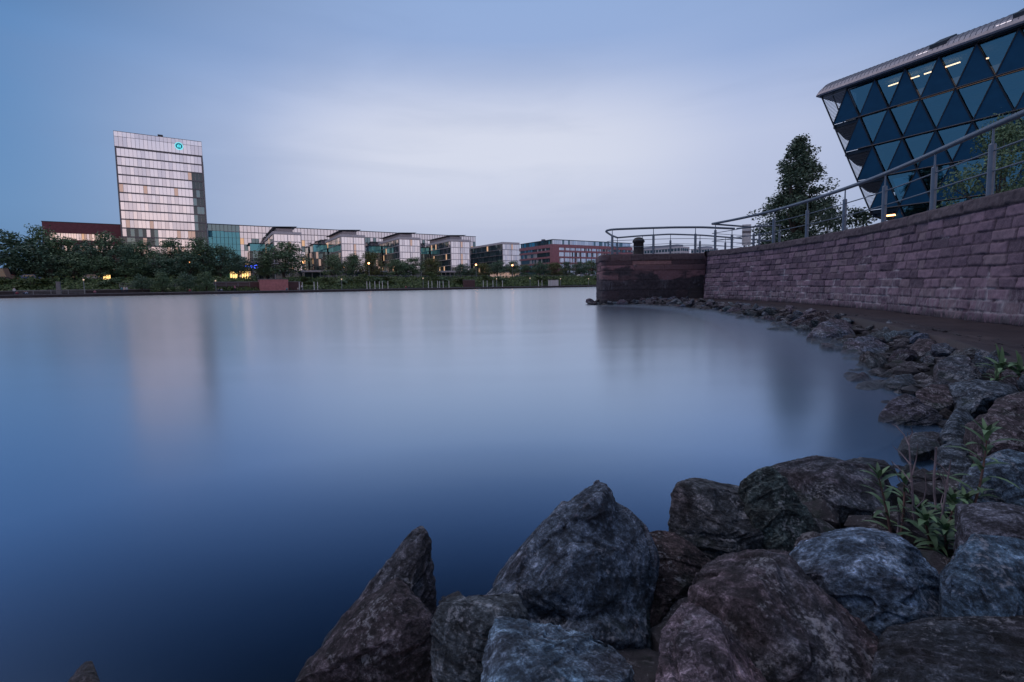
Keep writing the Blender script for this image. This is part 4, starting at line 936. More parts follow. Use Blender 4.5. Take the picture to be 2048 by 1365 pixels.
for r in range(5):
    a = -.28 + 1.32 * r; zt, zb = LZ[r], LZ[r + 1]
    k0 = 0; kN = int((19 - a) / PT)
    for k in range(k0, kN + 1):
        s = a + PT * k
        o = tri('opaque_panel', inset([(s - 1.32, zb), (s + 1.32, zb), (s, zt)], .02), M['wpanel'], -.06 + R.uniform(-.02, .02), .12, wb)
        if k < kN:
            pts = inset([(s, zt), (s + 1.32, zb), (s + PT, zt)], .04)
            m = MB(); yy = [.12 + R.uniform(-.03, .03) for _ in range(3)]; m.poly([(p[0], y, p[1]) for p, y in zip(pts, yy)]); m.build('window_pane', M['wglass'], wb)
            if r == 3 and k in (0, 1):
                q = inset([(s, zt), (s + 1.32, zb), (s + PT, zt)], .42); m = MB(); m.poly([(p[0], .2, p[1]) for p in q]); m.build('window_blind', M['glass_t'], wb)
    # frame bars of this storey
    m = MB()
    m.tube([(a - 1.32 * (r > 0) + (0 if r else 0), -.08, zt), (19.5, -.08, zt)], .068, 6)
    m.build('level_bar', M['wframe'], wb)
    m = MB()
    for k in range(k0, kN + 1):
        s = a + PT * k; m.tube([(s, -.06, zt), (s - 1.32, -.06, zb)], .055, 6); m.tube([(s, -.06, zt), (s + 1.32, -.06, zb)], .055, 6)
    m.build('diagonal_bar', M['wframe'], wb)
    # floors, rooms
    m = MB(); m.box(a + .3, 20, .35, 14, zt - .35, zt); m.build('floor_slab', M['room'], wb)
    m = MB(); m.box(a + .9, 20, 6.4, 6.6, zb, zt - .355); m.build('room_wall', M['room'], wb)
    if r == 0:
        m = MB(); m.box(1.6, 19.5, 6.2, 6.38, zb, zt - .36); m.build('glowing_room_wall', M['room_w'], wb)
    m = MB(); m.box(a + .8, a + .98, .25, 14, zb, zt - .36); m.build('end_wall', M['wframe'], wb)
m = MB(); m.box(6.5, 20, .35, 14, LZ[5] - .3, LZ[5]); m.build('floor_slab', M['wframe'], wb)
m = MB(); m.box(7.5, 20, 3, 13, 0, LZ[5] - .31); m.build('ground_floor', M['wframe'], wb)
m = MB(); m.box(2.5, 20, .3, 13.5, LZ[4] - .75, LZ[4] - .36); m.build('soffit', M['wframe'], wb)
m = MB(); m.box(5., 20, .16, .34, 1.5, LZ[4] - .76); m.build('base_panel', M['wpanel'], wb)
# balconies behind the slanted end
for r in range(1, 5):
    a = -1.6 + 1.32 * (r - 1); z = LZ[r]
    cv = [(a, .0), (a - .35, 1.2), (a - .85, 2.84), (a - 1.4, 4.4), (a - 1.8, 5.7), (a - 2.05, 7.5), (a - 2., 9)]
    m = MB(); m.prism([(a + 2.6, .1), (a + .1, .1)] + cv + [(a + 3, 9)], z - .42, z - .02); m.build('balcony_slab', M['wframe'], wb)
    m = MB()
    for i in range(7): m.tube([(a + 2.5 - .0 * i, .5 + i * .9, z - .46), (np.interp(.5 + i * .9, [c[1] for c in cv], [c[0] for c in cv]) + .1, .5 + i * .9, z - .46)], .05, 5)
    m.build('soffit_slat', M['louvre'], wb)
for r in range(4):
    a = -.28 + 1.32 * r; zt, zb = LZ[r] - (.44 if r else .05), LZ[r + 1]
    m = MB(); n = 22
    for i in range(1, n):
        t_ = i / n; z = zb + (zt - zb) * t_; fr = np.interp(z, [LZ[r + 1], LZ[r]], [a - 1.32, a - 2.64]); fa = np.interp(z, [LZ[r + 1], LZ[r]], [a - 1.32, a])
        m.box(fr, fa - .02, .0, .05, z - .022, z + .022)
    m.build('louvre_slat', M['louvre'], wb)
m = MB(); m.tube([(-2.96, 0, LZ[0] + .1), (2.36, 0, LZ[4])], .075, 6); m.tube([(2.36, 0, LZ[4]), (2.9, .3, LZ[4] - .75)], .06, 6); m.build('end_post', M['wframe'], wb)
m = MB(); m.tube([(-2.0, .4, LZ[0]), (-.75, .4, LZ[1])], .06, 6); m.build('inner_post', M['wframe'], wb)
# roof: curved metal visor
prof = [(-.55, LZ[0] + .12), (-.62, LZ[0] + .28), (-.55, LZ[0] + .55), (-.25, LZ[0] + .95), (.4, LZ[0] + 1.45), (1.4, LZ[0] + 1.9), (2.8, LZ[0] + 2.15), (14, LZ[0] + 2.5), (14, LZ[0] + .12)]
M['metal'] = plain('standing_seam_metal', (.24, .24, .28), .42, .6, .12, 2)
m = MB(); xs = [-3.15, -3.0, -2.6] + [-2.6 + .0 * i for i in range(0)] + [20.]
def cap(sc): return [(-.55 + (p[0] + .55) * 1, LZ[0] + .12 + (p[1] - LZ[0] - .12) * sc) for p in prof]
rings = [(-3.25, cap(.45)), (-3.1, cap(.8)), (-2.8, cap(1.)), (20., cap(1.))]; nP = len(prof); bb = len(m.v)
for x, pr_ in rings: m.v += [(x, p[0], p[1]) for p in pr_]
for i in range(len(rings) - 1):
    for k in range(nP):
        m.f.append((bb + i * nP + k, bb + i * nP + (k + 1) % nP, bb + (i + 1) * nP + (k + 1) % nP, bb + (i + 1) * nP + k)); m.m.append(0)
m.f.append(tuple(range(bb + nP - 1, bb - 1, -1))); m.m.append(0)
m.build('roof', M['metal'], wb)
m = MB()
for i in range(60):
    x = -2.6 + i * .38
    m.tube([(x, p[0] - .012, p[1] + .012) for p in prof[2:7]], .022, 4)
m.build('roof_seam', M['metal'], wb)
m = MB(); m.box(-2.9, 20, -.46, .12, LZ[0] + .0, LZ[0] + .115); m.build('roof_fascia', M['wframe'], wb)
for x0 in (7.0, 12.6):
    m = MB(); m.prism([(-.35, LZ[0] + .75), (-.4, LZ[0] + 1.15), (1.6, LZ[0] + 2.15), (2.4, LZ[0] + 1.9)], x0, x0 + 1.2, 0); m.build('roof_dormer', M['dark'], wb)
    m = MB(); m.prism([(-.5, LZ[0] + .5), (-.43, LZ[0] + .74), (1.9, LZ[0] + 2.15), (1.9, LZ[0] + 1.6)], x0 - 1.0, x0 - .05, 0); m.build('roof_window', M['glass_b'], wb)
# lit ceiling strips seen through the top windows
def strip(s0, s1, y, z):
    m = MB(); m.box(s0, s1, y, y + .14, z, z + .08); return m.build('ceiling_lamp', M['striplight'], wb)
M['striplight'] = emis('warm_strip_light', (1., .52, .30), 6.)
for s0, s1, y in ((3.6, 4.95, 1.2), (5.15, 6.2, 1.2), (6.6, 7.9, 1.2), (8.1, 9.3, 1.2)): strip(s0 - .5 * y, s1 - .5 * y, y, LZ[0] - .75)
strip(10.2, 10.6, 1.4, LZ[0] - 1.15)
lp = atY(1782, 431, 48.)
t = empty('bulkhead_lamp', (lp[0], lp[1], lp[2]), BR, 'small glowing bulkhead lamp under the triangular facade', 'lamp')
m = MB(); m.box(-.35, .35, -.1, .12, -.07, .07); m.build('lamp_lens', M['lamp'], t)
m = MB(); m.box(-.4, .4, -.12, .5, .072, .16); m.build('lamp_housing', M['dark'], t)
m = MB(); m.tube([(0, .3, .16), (0, .3, 1.6)], .04, 6); m.build('lamp_hanger', M['dark'], t)

# ------------------------------------------------------------------ near trees
def near_tree(x, ytop, Y, w, me, label, name, seed=0):
    P = atY(x, ytop, Y); h = P[2] - 2.7; t = empty(name, (P[0], P[1], 2.7), seed, label, 'tree')
    for nm, mm in zip(('trunk', 'crown'), me):
        o = link(nm, mm, t); o.scale = (w, w, h)
    return t
pop = tree_mesh(93, 380, 30000, .0090, .03, 1., M['leaf_p'], 1., 'spire', 30)
near_tree(1597, 272, 45, 16., pop, 'tall poplar with a spire crown between railing and triangle office', 'poplar_tree', 1.)
sml = tree_mesh(92, 36, 3400, .022, .1, 1.1, M['leaf_p'])
near_tree(1706, 408, 62, 9.5, sml, 'small loose tree low between the poplar and the triangle office', 'small_tree')
near_tree(1655, 405, 60, 6.5, sml, 'small tree tucked against the right foot of the poplar', 'small_tree', 2.)
mpl = tree_mesh(95, 46, 6500, .014, .12, 1.3, M['leaf'])
near_tree(2008, 236, 19, 4.0, mpl, 'dark leafy tree behind the railing in front of the triangle facade', 'maple_tree', .6)

# ================================================================== rocks
def hull_bm(pts):
    bm = bmesh.new(); [bm.verts.new(p) for p in pts]
    r = bmesh.ops.convex_hull(bm, input=bm.verts[:]); g = [v for v in r['geom_interior'] + r['geom_unused'] if isinstance(v, bmesh.types.BMVert) and v.is_valid]
    bmesh.ops.delete(bm, geom=list(set(g)), context='VERTS'); return bm
def remesh(bms, vox):
    me = bpy.data.meshes.new('r')
    big = bmesh.new()
    for b_ in bms:
        tmp = bpy.data.meshes.new('x'); b_.to_mesh(tmp); big.from_mesh(tmp); bpy.data.meshes.remove(tmp); b_.free()
    big.to_mesh(me); big.free()
    o = link('r', me); md = o.modifiers.new('v', 'REMESH'); md.mode = 'VOXEL'; md.voxel_size = vox
    m2 = bpy.data.meshes.new_from_object(o.evaluated_get(bpy.context.evaluated_depsgraph_get())); bpy.data.objects.remove(o); bpy.data.meshes.remove(me); return m2
def roughen(me, size, seed, amp=1., chip=1.):
    n = len(me.vertices); v = np.zeros(n * 3); me.vertices.foreach_get('co', v); v = v.reshape(-1, 3); nm = np.zeros(n * 3); me.vertices.foreach_get('normal', nm); nm = nm.reshape(-1, 3)
    rs = np.random.RandomState(seed); q = v / size; ax = rs.normal(size=3); ax /= np.linalg.norm(ax)
    st = q + np.outer(q @ ax, ax) * 2.2
    # broken, nearly flat chip faces
    c = v.mean(0); dd = rs.normal(size=(24, 3)); dd[:, 1] -= .45; dd[:, 2] += .35; dd /= np.linalg.norm(dd, axis=1)[:, None]
    for k in range(len(dd)):
        pr = (v - c) @ dd[k]; h = pr.max() - rs.uniform(.02, .155) * size * amp * chip; ov = np.clip(pr - h, 0, None); v = v - np.outer(ov * .97, dd[k])
    st2 = q + np.outer(q @ ax, ax) * 6
    dsp = .007 * fbm(q, 3, 2, seed) + .0065 * fbm(st, 6, 3, seed + 20, .5, True) + .006 * fbm(st, 18, 4, seed + 40, .68) + .0025 * fbm(st2, 5, 3, seed + 60, .6, True)
    led = vn(st * 2.6, seed + 77); led2 = vn(st2 * 3., seed + 78); dsp = dsp - .030 * np.clip(led * 14 - 4., 0, 1) - .013 * np.clip(led2 * 14 - 3., 0, 1)
    v = v + nm * (dsp * size * amp)[:, None]; me.vertices.foreach_set('co', v.ravel()); me.polygons.foreach_set('use_smooth', [True] * len(me.polygons)); me.update()
def hero(name, label, outlines, zb, lean, vox=None, thick=.5, bulge=.22, seed=1, amp=.8, chip=.85, grp=None, cat='rock'):
    outlines = [[((x - sum(p[0] for p in o) / len(o)) * 1.10 + sum(p[0] for p in o) / len(o), (y - sum(p[1] for p in o) / len(o)) * 1.10 + sum(p[1] for p in o) / len(o)) for x, y in o] for o in outlines]
    bms = []; allx = [p[0] for o in outlines for p in o]; ally = [p[1] for o in outlines for p in o]
    ym, y0 = max(ally), min(ally); Yb = atz((min(allx) + max(allx)) / 2, ym, zb)[1]; wpx = max(allx) - min(allx)
    size = wpx / FP * Yb; rs = np.random.RandomState(seed); cen = None
    for o in outlines:
        pts = []; cx = np.mean([p[0] for p in o]); cy = np.mean([p[1] for p in o])
        Yf = lambda y: Yb * (1 + lean * (ym - y) / max(1, ym - y0))
        for x, y in o: pts.append(atY(x, y, Yf(y)))
        for k in (.55, .25):
            for i, (x, y) in enumerate(o):
                if k < .5 and i % 2: continue
                xx, yy = cx + (x - cx) * k, cy + (y - cy) * k
                pts.append(atY(xx, yy, Yf(yy) - size * bulge * rs.uniform(.3, 1.) * (1.25 - k)))
        for i, (x, y) in enumerate(o):
            P = atY(cx + (x - cx) * .86, cy + (y - cy) * .86, Yf(y)); s_ = (Yf(y) + size * thick * rs.uniform(.6, 1)) / Yf(y)
            pts.append(np.array([P[0] * (1 + (s_ - 1) * .6), Yf(y) + size * thick * rs.uniform(.6, 1), P[2] - size * .12]))
        lo = min(p[2] for p in pts)
        for x, y in o:
            if y > cy: P = atY(x, y, Yf(y)); pts.append(np.array([P[0], P[1] + .1 * size, min(lo, zb) - .18]))
        bms.append(hull_bm([tuple(p) for p in pts]))
    me = remesh(bms, vox or size / (85 if seed < 230 else 52)); roughen(me, size, seed, amp, chip)
    v = np.zeros(len(me.vertices) * 3); me.vertices.foreach_get('co', v); v = v.reshape(-1, 3); c = np.array([v[:, 0].mean(), v[:, 1].mean(), v[:, 2].min()])
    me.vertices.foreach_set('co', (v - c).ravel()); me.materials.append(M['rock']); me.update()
    o = link(name, me); o.location = c; tag(o, label, cat, grp or 'riprap boulders along the near shore'); return o
HR = [
 ('pointed shark fin rock rising from the water, leftmost of the tall rocks', [[(831, 1068), (845, 1072), (856, 1095), (858, 1120), (862, 1170), (866, 1230), (866, 1262), (780, 1335), (690, 1345), (630, 1335), (690, 1255), (740, 1180), (790, 1110)]], 0, .2),
 ('dark wedge rock at the bottom edge in front of the shark fin rock', [[(782, 1193), (800, 1200), (850, 1235), (868, 1262), (880, 1320), (885, 1405), (580, 1405), (605, 1362), (660, 1300), (720, 1235)]], .12, .16),
 ('tallest grey rock with a horned tip and pale lichen, centre foreground', [[(977, 1215), (987, 1196), (1016, 1162), (1050, 1137), (1072, 1103), (1105, 1048), (1128, 1020), (1246, 1030), (1283, 1062), (1304, 1114), (1298, 1148), (1284, 1192), (1276, 1237), (1191, 1311), (1053, 1255)], [(1100, 1060), (1128, 1020), (1150, 1010), (1183, 981), (1206, 976), (1218, 983), (1219, 1007), (1234, 1028), (1250, 1110), (1140, 1120)], [(1050, 1240), (1285, 1200), (1295, 1290), (1200, 1330), (1060, 1290)]], .08, .3),
 ('small squarish speckled rock between fin and horned rock', [[(872, 1232), (882, 1217), (905, 1214), (960, 1213), (1040, 1216), (1050, 1240), (1048, 1290), (1020, 1395), (900, 1400), (872, 1330), (868, 1262)]], .25, .15),
 ('flat blue grey slab at the bottom edge, lowest in the picture centre', [[(980, 1278), (1005, 1276), (1090, 1292), (1180, 1320), (1240, 1345), (1275, 1380), (1280, 1425), (975, 1425), (977, 1340)]], .42, .25),
 ('small dark wet stone in the water between fin and horned rock', [[(866, 1224), (880, 1195), (925, 1178), (931, 1190), (915, 1212), (885, 1228)]], 0, .1),
 ('rough brown rock just right of the horned rock', [[(1295, 1076), (1324, 1067), (1344, 1071), (1380, 1091), (1404, 1115), (1440, 1146), (1412, 1175), (1352, 1205), (1300, 1255), (1285, 1200)]], .1, .25),
 ('big rounded brown rock with green sides at the water, left of the plants', [[(1350, 992), (1364, 974), (1392, 965), (1432, 963), (1472, 971), (1512, 980), (1560, 1010), (1585, 1060), (1586, 1100), (1575, 1124), (1492, 1128), (1432, 1124), (1380, 1090), (1352, 1050)]], 0, .14),
 ('mossy peaked rock between the rounded brown rock and the dark flat rock', [[(1482, 972), (1524, 946), (1544, 942), (1572, 960), (1588, 992), (1619, 1024), (1643, 1067), (1647, 1110), (1590, 1120), (1520, 1060)]], .04, .14),
 ('long dark flat topped rock behind the green plants', [[(1544, 940), (1587, 932), (1643, 925), (1667, 926), (1695, 936), (1739, 936), (1791, 952), (1819, 988), (1799, 1043), (1739, 1050), (1683, 1046), (1640, 1010), (1600, 990)]], .05, .18),
 ('low dark rock at the water behind the long flat topped rock', [[(1690, 932), (1723, 918), (1771, 924), (1803, 952), (1790, 965), (1700, 960)]], 0, .1),
 ('big slanted slab with rusty spots in the bottom right foreground', [[(1440, 1155), (1460, 1140), (1500, 1127), (1540, 1128), (1595, 1130), (1631, 1156), (1671, 1187), (1719, 1231), (1743, 1271), (1799, 1331), (1835, 1372), (1700, 1420), (1520, 1345), (1420, 1250), (1395, 1200)]], .3, .38),
 ('white ridged rock below the green plants', [[(1597, 1128), (1643, 1103), (1699, 1088), (1735, 1081), (1771, 1087), (1815, 1091), (1830, 1104), (1867, 1156), (1899, 1219), (1923, 1251), (1979, 1291), (1900, 1330), (1780, 1310), (1700, 1220)]], .25, .25),
 ('smooth pinkish slab at the bottom edge right of the horned rock', [[(1340, 1240), (1372, 1231), (1432, 1243), (1480, 1295), (1536, 1347), (1560, 1380), (1560, 1425), (1315, 1425), (1328, 1330)]], .42, .3),
 ('blue grey lichen rock at the right edge below the plants', [[(1899, 1164), (1939, 1124), (1955, 1076), (1979, 1079), (2047, 1095), (2130, 1110), (2130, 1330), (2000, 1310), (1920, 1235)]], .35, .22),
 ('rounded pale blue rock at the right edge beside the plants', [[(1937, 1050), (1947, 1024), (1975, 1014), (2003, 1015), (2047, 1023), (2120, 1040), (2120, 1115), (1990, 1088), (1948, 1074)]], .3, .14),
 ('round topped grey rock at the right edge above the pale blue rock', [[(1945, 975), (1955, 932), (1987, 914), (2019, 903), (2048, 906), (2120, 920), (2120, 1015), (2040, 1018), (1970, 1008)]], .2, .14),
 ('dark rock filling the bottom right picture corner', [[(1790, 1330), (1900, 1260), (1979, 1248), (2048, 1240), (2130, 1240), (2130, 1425), (1790, 1425)]], .42, .3),
 ('big blue grey rock in the water, middle right', [[(1762, 830), (1787, 803), (1815, 790), (1835, 789), (1857, 805), (1879, 829), (1891, 838), (1879, 846), (1819, 852), (1779, 844)]], 0, .1),
 ('brown rounded rock right behind the big blue grey rock', [[(1839, 788), (1869, 770), (1893, 766), (1915, 777), (1927, 799), (1919, 814), (1889, 820), (1859, 806)]], .06, .1),
 ('wide dark block in the right bank below the broad leaved weed', [[(1915, 768), (1959, 763), (2008, 767), (2045, 779), (2080, 800), (2004, 812), (1987, 822), (1939, 824), (1920, 800)]], .1, .12),
 ('steep faced brown rock left of the broad leaved weed', [[(1879, 726), (1893, 715), (1929, 711), (1955, 722), (1965, 760), (1909, 765), (1881, 758)]], .12, .1),
 ('large oval rock at the water edge, middle distance', [[(1690, 688), (1700, 679), (1730, 675), (1767, 680), (1787, 694), (1783, 708), (1752, 713), (1716, 709), (1692, 702)]], 0, .1),
 ('small pyramid rock on the walkway edge', [[(1757, 671), (1771, 647), (1779, 642), (1793, 646), (1803, 666), (1785, 674)]], .12, .1),
 ('broad pale slab rock at the water before the walkway', [[(1617, 674), (1641, 648), (1664, 640), (1702, 644), (1708, 668), (1676, 683), (1632, 684)]], 0, .1),
 ('low dark rock at the water, left of two', [[(1706, 778), (1724, 765), (1744, 758), (1764, 759), (1772, 770), (1760, 781)]], 0, .1),
 ('low dark rock at the water, right of two', [[(1766, 770), (1791, 753), (1819, 747), (1841, 755), (1841, 778), (1799, 784)]], .0, .1),
 ('mossy wedge rock behind the two low dark rocks', [[(1763, 751), (1807, 730), (1859, 728), (1858, 744), (1819, 756)]], .02, .1),
 ('pale half sunk rock left of the oval rock foot', [[(1681, 719), (1707, 706), (1740, 716), (1738, 727), (1690, 726)]], -.03, .05),
 ('jumbled grey rock right of the large oval rock', [[(1817, 706), (1839, 680), (1875, 679), (1888, 706), (1869, 720), (1830, 718)]], .08, .1),
 ('narrow ridged rock behind the upright plant tip', [[(1891, 870), (1905, 832), (1919, 815), (1928, 816), (1947, 839), (1950, 870), (1915, 885)]], .1, .12),
 ('white speckled rock behind the upright plant tip', [[(1935, 868), (1947, 834), (1979, 829), (2048, 838), (2110, 850), (2110, 905), (2000, 905)]], .2, .14),
 ('slanting grey rock at the right edge above the white speckled rock', [[(1977, 832), (2004, 796), (2048, 785), (2110, 780), (2110, 845), (2030, 842)]], .15, .12),
 ('dark curved rock at the water behind the dry twigs', [[(1800, 898), (1819, 879), (1839, 869), (1875, 865), (1891, 873), (1895, 900), (1840, 915)]], .03, .12),
 ('dark rock behind the bare stick', [[(1879, 900), (1919, 881), (1942, 888), (1960, 915), (1940, 950), (1890, 930)]], .06, .12),
 ('tiny stone alone in the water', [[(1631, 772), (1638, 768), (1648, 769), (1652, 773), (1640, 776)]], -.01, .05),
 ('stone tip showing at the bottom left edge of the picture', [[(126, 1372), (146, 1346), (165, 1334), (184, 1336), (200, 1368), (196, 1392), (134, 1392)]], .05, .1),
]
TINT = {0: (1., .95, 1.), 1: (.85, .8, .85), 2: (1.25, 1.2, 1.35), 3: (1.1, .95, .9), 4: (1.9, 2.6, 3.0), 6: (.95, .8, .75), 7: (1.05, .85, .8), 8: (.8, .85, .7), 9: (.9, .8, .85), 11: (1.1, .95, 1.), 12: (1.7, 1.8, 2.1), 13: (1.8, 1.5, 1.6), 14: (1.2, 1.5, 1.8), 15: (1.5, 1.9, 2.2), 16: (1.3, 1.5, 1.7), 17: (.6, .6, .65), 18: (1.2, 1.35, 1.6), 22: (1.3, 1.3, 1.5), 24: (1.3, 1.3, 1.5), 28: (1.8, 2., 2.4)}
for i, (lab, outl, zb, lean) in enumerate(HR):
    o = hero('boulder', lab, outl, zb, lean, seed=100 + i * 7, chip={0: .25, 1: .4, 2: .16, 3: .5, 4: .3, 11: .5, 12: .55}.get(i, .85)); o.color = (*TINT.get(i, (1.05, 1., 1.05)), 1)

# prototypes for the rest of the bank
rp = []
for i in range(9):
    rs = np.random.RandomState(500 + i); pts = rs.normal(size=(15, 3)); pts /= np.linalg.norm(pts, axis=1)[:, None]; pts *= np.array([.52, .40, .30]) * rs.uniform(.75, 1.15, (15, 1))
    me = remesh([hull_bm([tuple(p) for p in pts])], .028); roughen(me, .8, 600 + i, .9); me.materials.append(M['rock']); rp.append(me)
def put(x, y, s, dz, label, grp, rs=R):
    o = link('boulder', rp[rs.randrange(9)]); o.location = (x, y, bedz(x, y) + dz); o.scale = (s * rs.uniform(.8, 1.3), s * rs.uniform(.8, 1.2), s * rs.uniform(.75, 1.2)); o.rotation_euler = (rs.uniform(-.5, .5), rs.uniform(-.5, .5), rs.uniform(0, 6.28))
    k = rs.uniform(.6, 1.5); o.color = (k * rs.uniform(.9, 1.12), k, k * rs.uniform(.92, 1.25), 1)
    return tag(o, label, 'rock', grp)
# bank between water and walkway, from the near plants to the pier
es, ep = resample(edge_xy[::-1], .05)
cnt = 0
taken = [(o.location.x, o.location.y, max(o.dimensions.x, o.dimensions.y) * .42) for o in COL.objects if o.name.startswith('boulder')]
def free(x, y, r): return all((x - a) ** 2 + (y - b_) ** 2 > (.55 * r + .8 * c) ** 2 for a, b_, c in taken)
for tries in range(6000):
    if cnt >= 150: break
    y = 4.4 + 21.4 * R.random() ** 1.15; k = int(np.argmin(np.abs(ep[:, 1] - y))); xe = ep[k, 0]
    xs_ = np.interp(y, [2.87, 3.49, 4.39, 5.2, 7.5, 9.04, 12.3, 17.8, 22, 24.4, 25.3], [2.13, 3.07, 3.62, 3.95, 5.3, 5.9, 6.86, 7.8, 7.4, 6.6, 5.15])
    x = R.uniform(xs_ - .15, max(xs_ + .3, xe + .05)); s = R.uniform(.42, .82) * (1. if y < 16 else 1.05)
    if not free(x, y, s * .5): continue
    taken.append((x, y, s * .30)); cnt += 1
    zone = 0 if y < 9 else 1 if y < 16 else 2
    put(x, y, s, .03, ['dark riprap rock heaped between water and near walkway', 'riprap rock in the bank along the middle of the walkway', 'small riprap rock in the far bank toward the pier'][zone], ['riprap heap on the near bank', 'riprap along the middle bank', 'riprap toward the pier'][zone])
for k in range(34):
    x = R.uniform(4.2, 9.6); y = 25.35 - (x - 4.2) * .03 + R.uniform(-.55, .25)
    if x < 5: y = R.uniform(25.2, 27.2)
    o = put(x, y, R.uniform(.45, .85), .06, 'small riprap rock piled at the foot of the stone pier', 'riprap at the pier foot'); o.location.z = max(o.location.z, .0 + R.uniform(0, .16))
# fillers between the big foreground rocks
nf = 0
for tries in range(2500):
    if nf >= 74: break
    x = R.uniform(-.3, 5.6); y = R.uniform(1.0, 6.2); d_ = shore_d(np.array([[x, y]]))[0]; s_ = R.uniform(.26, .44)
    if d_ < .02 or d_ > 2.2 or math.hypot(x, y) < 1.15 or not free(x, y, s_ * .3): continue
    nf += 1; taken.append((x, y, s_ * .28)); put(x, y, s_, -.02, 'dark rock wedged low between the big foreground boulders', 'filler rocks between the foreground boulders')

def gravel():
    ico = bmesh.new(); bmesh.ops.create_icosphere(ico, subdivisions=1, radius=1); bv = np.array([v.co[:] for v in ico.verts]); bf = np.array([[v.index for v in f.verts] for f in ico.faces]); ico.free()
    n = 5200; P = np.stack([NR.uniform(-1.2, 10, n), 1 + 25 * NR.uniform(0, 1, n) ** 1.7], 1); d = shore_d(P); P = P[(d > -.1) & (d < 2.6) & (P[:, 0] < np.interp(P[:, 1], ep[:, 1], ep[:, 0]) + .1) & (np.hypot(P[:, 0], P[:, 1]) > .9)]; d = shore_d(P); n = len(P)
    z = np.clip(-.10 + .26 * d, -.6, .12) + .02; V = []; F = []
    k2 = 420; y2 = 3 + 20 * NR.uniform(0, 1, k2) ** 1.3; x2 = np.interp(y2, ep[:, 1], ep[:, 0]) + np.abs(NR.normal(0, .45, k2)); P = np.concatenate([P, np.stack([x2, y2], 1)]); z = np.concatenate([z, np.full(k2, .285)]); n2_ = n; n = len(P)
    for i in range(n):
        s_ = NR.uniform(.03, .12) if i < n2_ else NR.uniform(.008, .03)
        s_ = s_ * (1 + .03 * P[i, 1]); a = NR.uniform(0, 6.28); sc = NR.uniform(.6, 1.3, 3) * np.array([1, 1, .65]); w = bv * (1 + NR.uniform(-.22, .22, (len(bv), 1))) * sc * s_
        w = np.stack([w[:, 0] * math.cos(a) - w[:, 1] * math.sin(a), w[:, 0] * math.sin(a) + w[:, 1] * math.cos(a), w[:, 2]], 1) + np.array([P[i, 0], P[i, 1], z[i]])
        F.append(bf + len(V) * len(bv)); V.append(w)
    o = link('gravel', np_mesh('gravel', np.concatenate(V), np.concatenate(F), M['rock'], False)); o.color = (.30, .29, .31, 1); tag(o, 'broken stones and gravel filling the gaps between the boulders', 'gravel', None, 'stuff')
gravel()

# ================================================================== plants on the rocks
def leaf(m, base, dirv, up, L, w, droop=.5, seg=5, fold=.12, mi=0):
    d = np.array(dirv, float); d /= np.linalg.norm(d); u = np.array(up, float); s = np.cross(d, u); s /= np.linalg.norm(s) + 1e-9; u = np.cross(s, d)
    p = np.array(base, float); b = len(m.v)
    for i in range(seg + 1):
        t = i / seg; ww = w * (math.sin(math.pi * min(1, t * .86 + .12)) ** .9) * (1 if i < seg else .05)
        m.v += [tuple(p - s * ww + u * ww * fold * 2), tuple(p), tuple(p + s * ww + u * ww * fold * 2)]
        a = -droop * (t - .2) * 1.6; p = p + (d * math.cos(a) + u * math.sin(a)) * (L / seg)
    for i in range(seg):
        for k in (0, 1): m.f.append((b + i * 3 + k, b + i * 3 + k + 1, b + i * 3 + 4 + k, b + i * 3 + 3 + k)); m.m.append(mi)
def herb(base, tip, n, L, w, label, seed, cat='plant', grp=None, top_tuft=True, start=.1, mat='leaf_w'):
    rs = np.random.RandomState(seed); base = np.array(base); tip = np.array(tip); t = empty('leafy_plant', tuple(base), 0, label, cat, grp)
    v = tip - base; side = np.array([v[1], -v[0], 0]) * .06
    st = [v * k + side * math.sin(3 * k) for k in np.linspace(0, 1, 7)]
    m = MB(); m.tube(st, [.006, .0055, .005, .0045, .004, .003, .002], 6); m.build('stem', M['stem_r'], t, True)
    m = MB()
    for i in range(n):
        k = start + (1 - start) * (i / n) ** .8; p = v * k + side * math.sin(3 * k); a = i * 2.4 + rs.uniform(-.3, .3)
        el = rs.uniform(.1, .5) + .5 * k ** 4; ll = 1.25 * L * rs.uniform(.6, 1.2) * (1 - .25 * k)
        leaf(m, p, (math.cos(a) * math.cos(el), math.sin(a) * math.cos(el), math.sin(el)), (0, 0, 1), ll, w * rs.uniform(.6, 1.0), rs.uniform(.3, 1.3))
    if top_tuft:
        for i in range(6): a = i * 1.05; leaf(m, v * .985, (math.cos(a) * .55, math.sin(a) * .55, .8), (-math.cos(a), -math.sin(a), .4), L * .6, w * .62, .35)
    m.build('leaves', M[mat], t, True); return t
A = lambda x, y, Y: tuple(atY(x, y, Y))
GP = 'willow leaved plants between the boulders'
herb(A(1785, 1090, 1.72), A(1757, 955, 1.80), 15, .115, .0115, 'tallest leafy stem at the left of the plant clump', 1, grp=GP)
herb(A(1800, 1085, 1.80), A(1808, 965, 1.86), 9, .10, .0105, 'slim leafy stem close to the dry twigs', 2, grp=GP)
herb(A(1925, 1075, 1.85), A(1973, 868, 1.98), 22, .145, .0125, 'tall leafy plant with bright tip at the right of the clump', 3, grp=GP)
herb(A(1880, 1080, 1.74), A(1905, 1000, 1.84), 16, .10, .013, 'low bushy plant in the middle of the clump', 4, grp=GP)
herb(A(1868, 1110, 1.66), A(1850, 1040, 1.66), 16, .095, .013, 'low plant just above the white ridged rock', 5, grp=GP)
herb(A(1895, 1130, 1.62), A(1890, 1060, 1.62), 16, .10, .013, 'lowest dark plant beside the blue grey lichen rock', 6, grp=GP)
herb(A(1915, 1090, 1.80), A(1930, 1000, 1.9), 14, .11, .012, 'leafy stem behind the low bushy plant', 7, grp=GP)
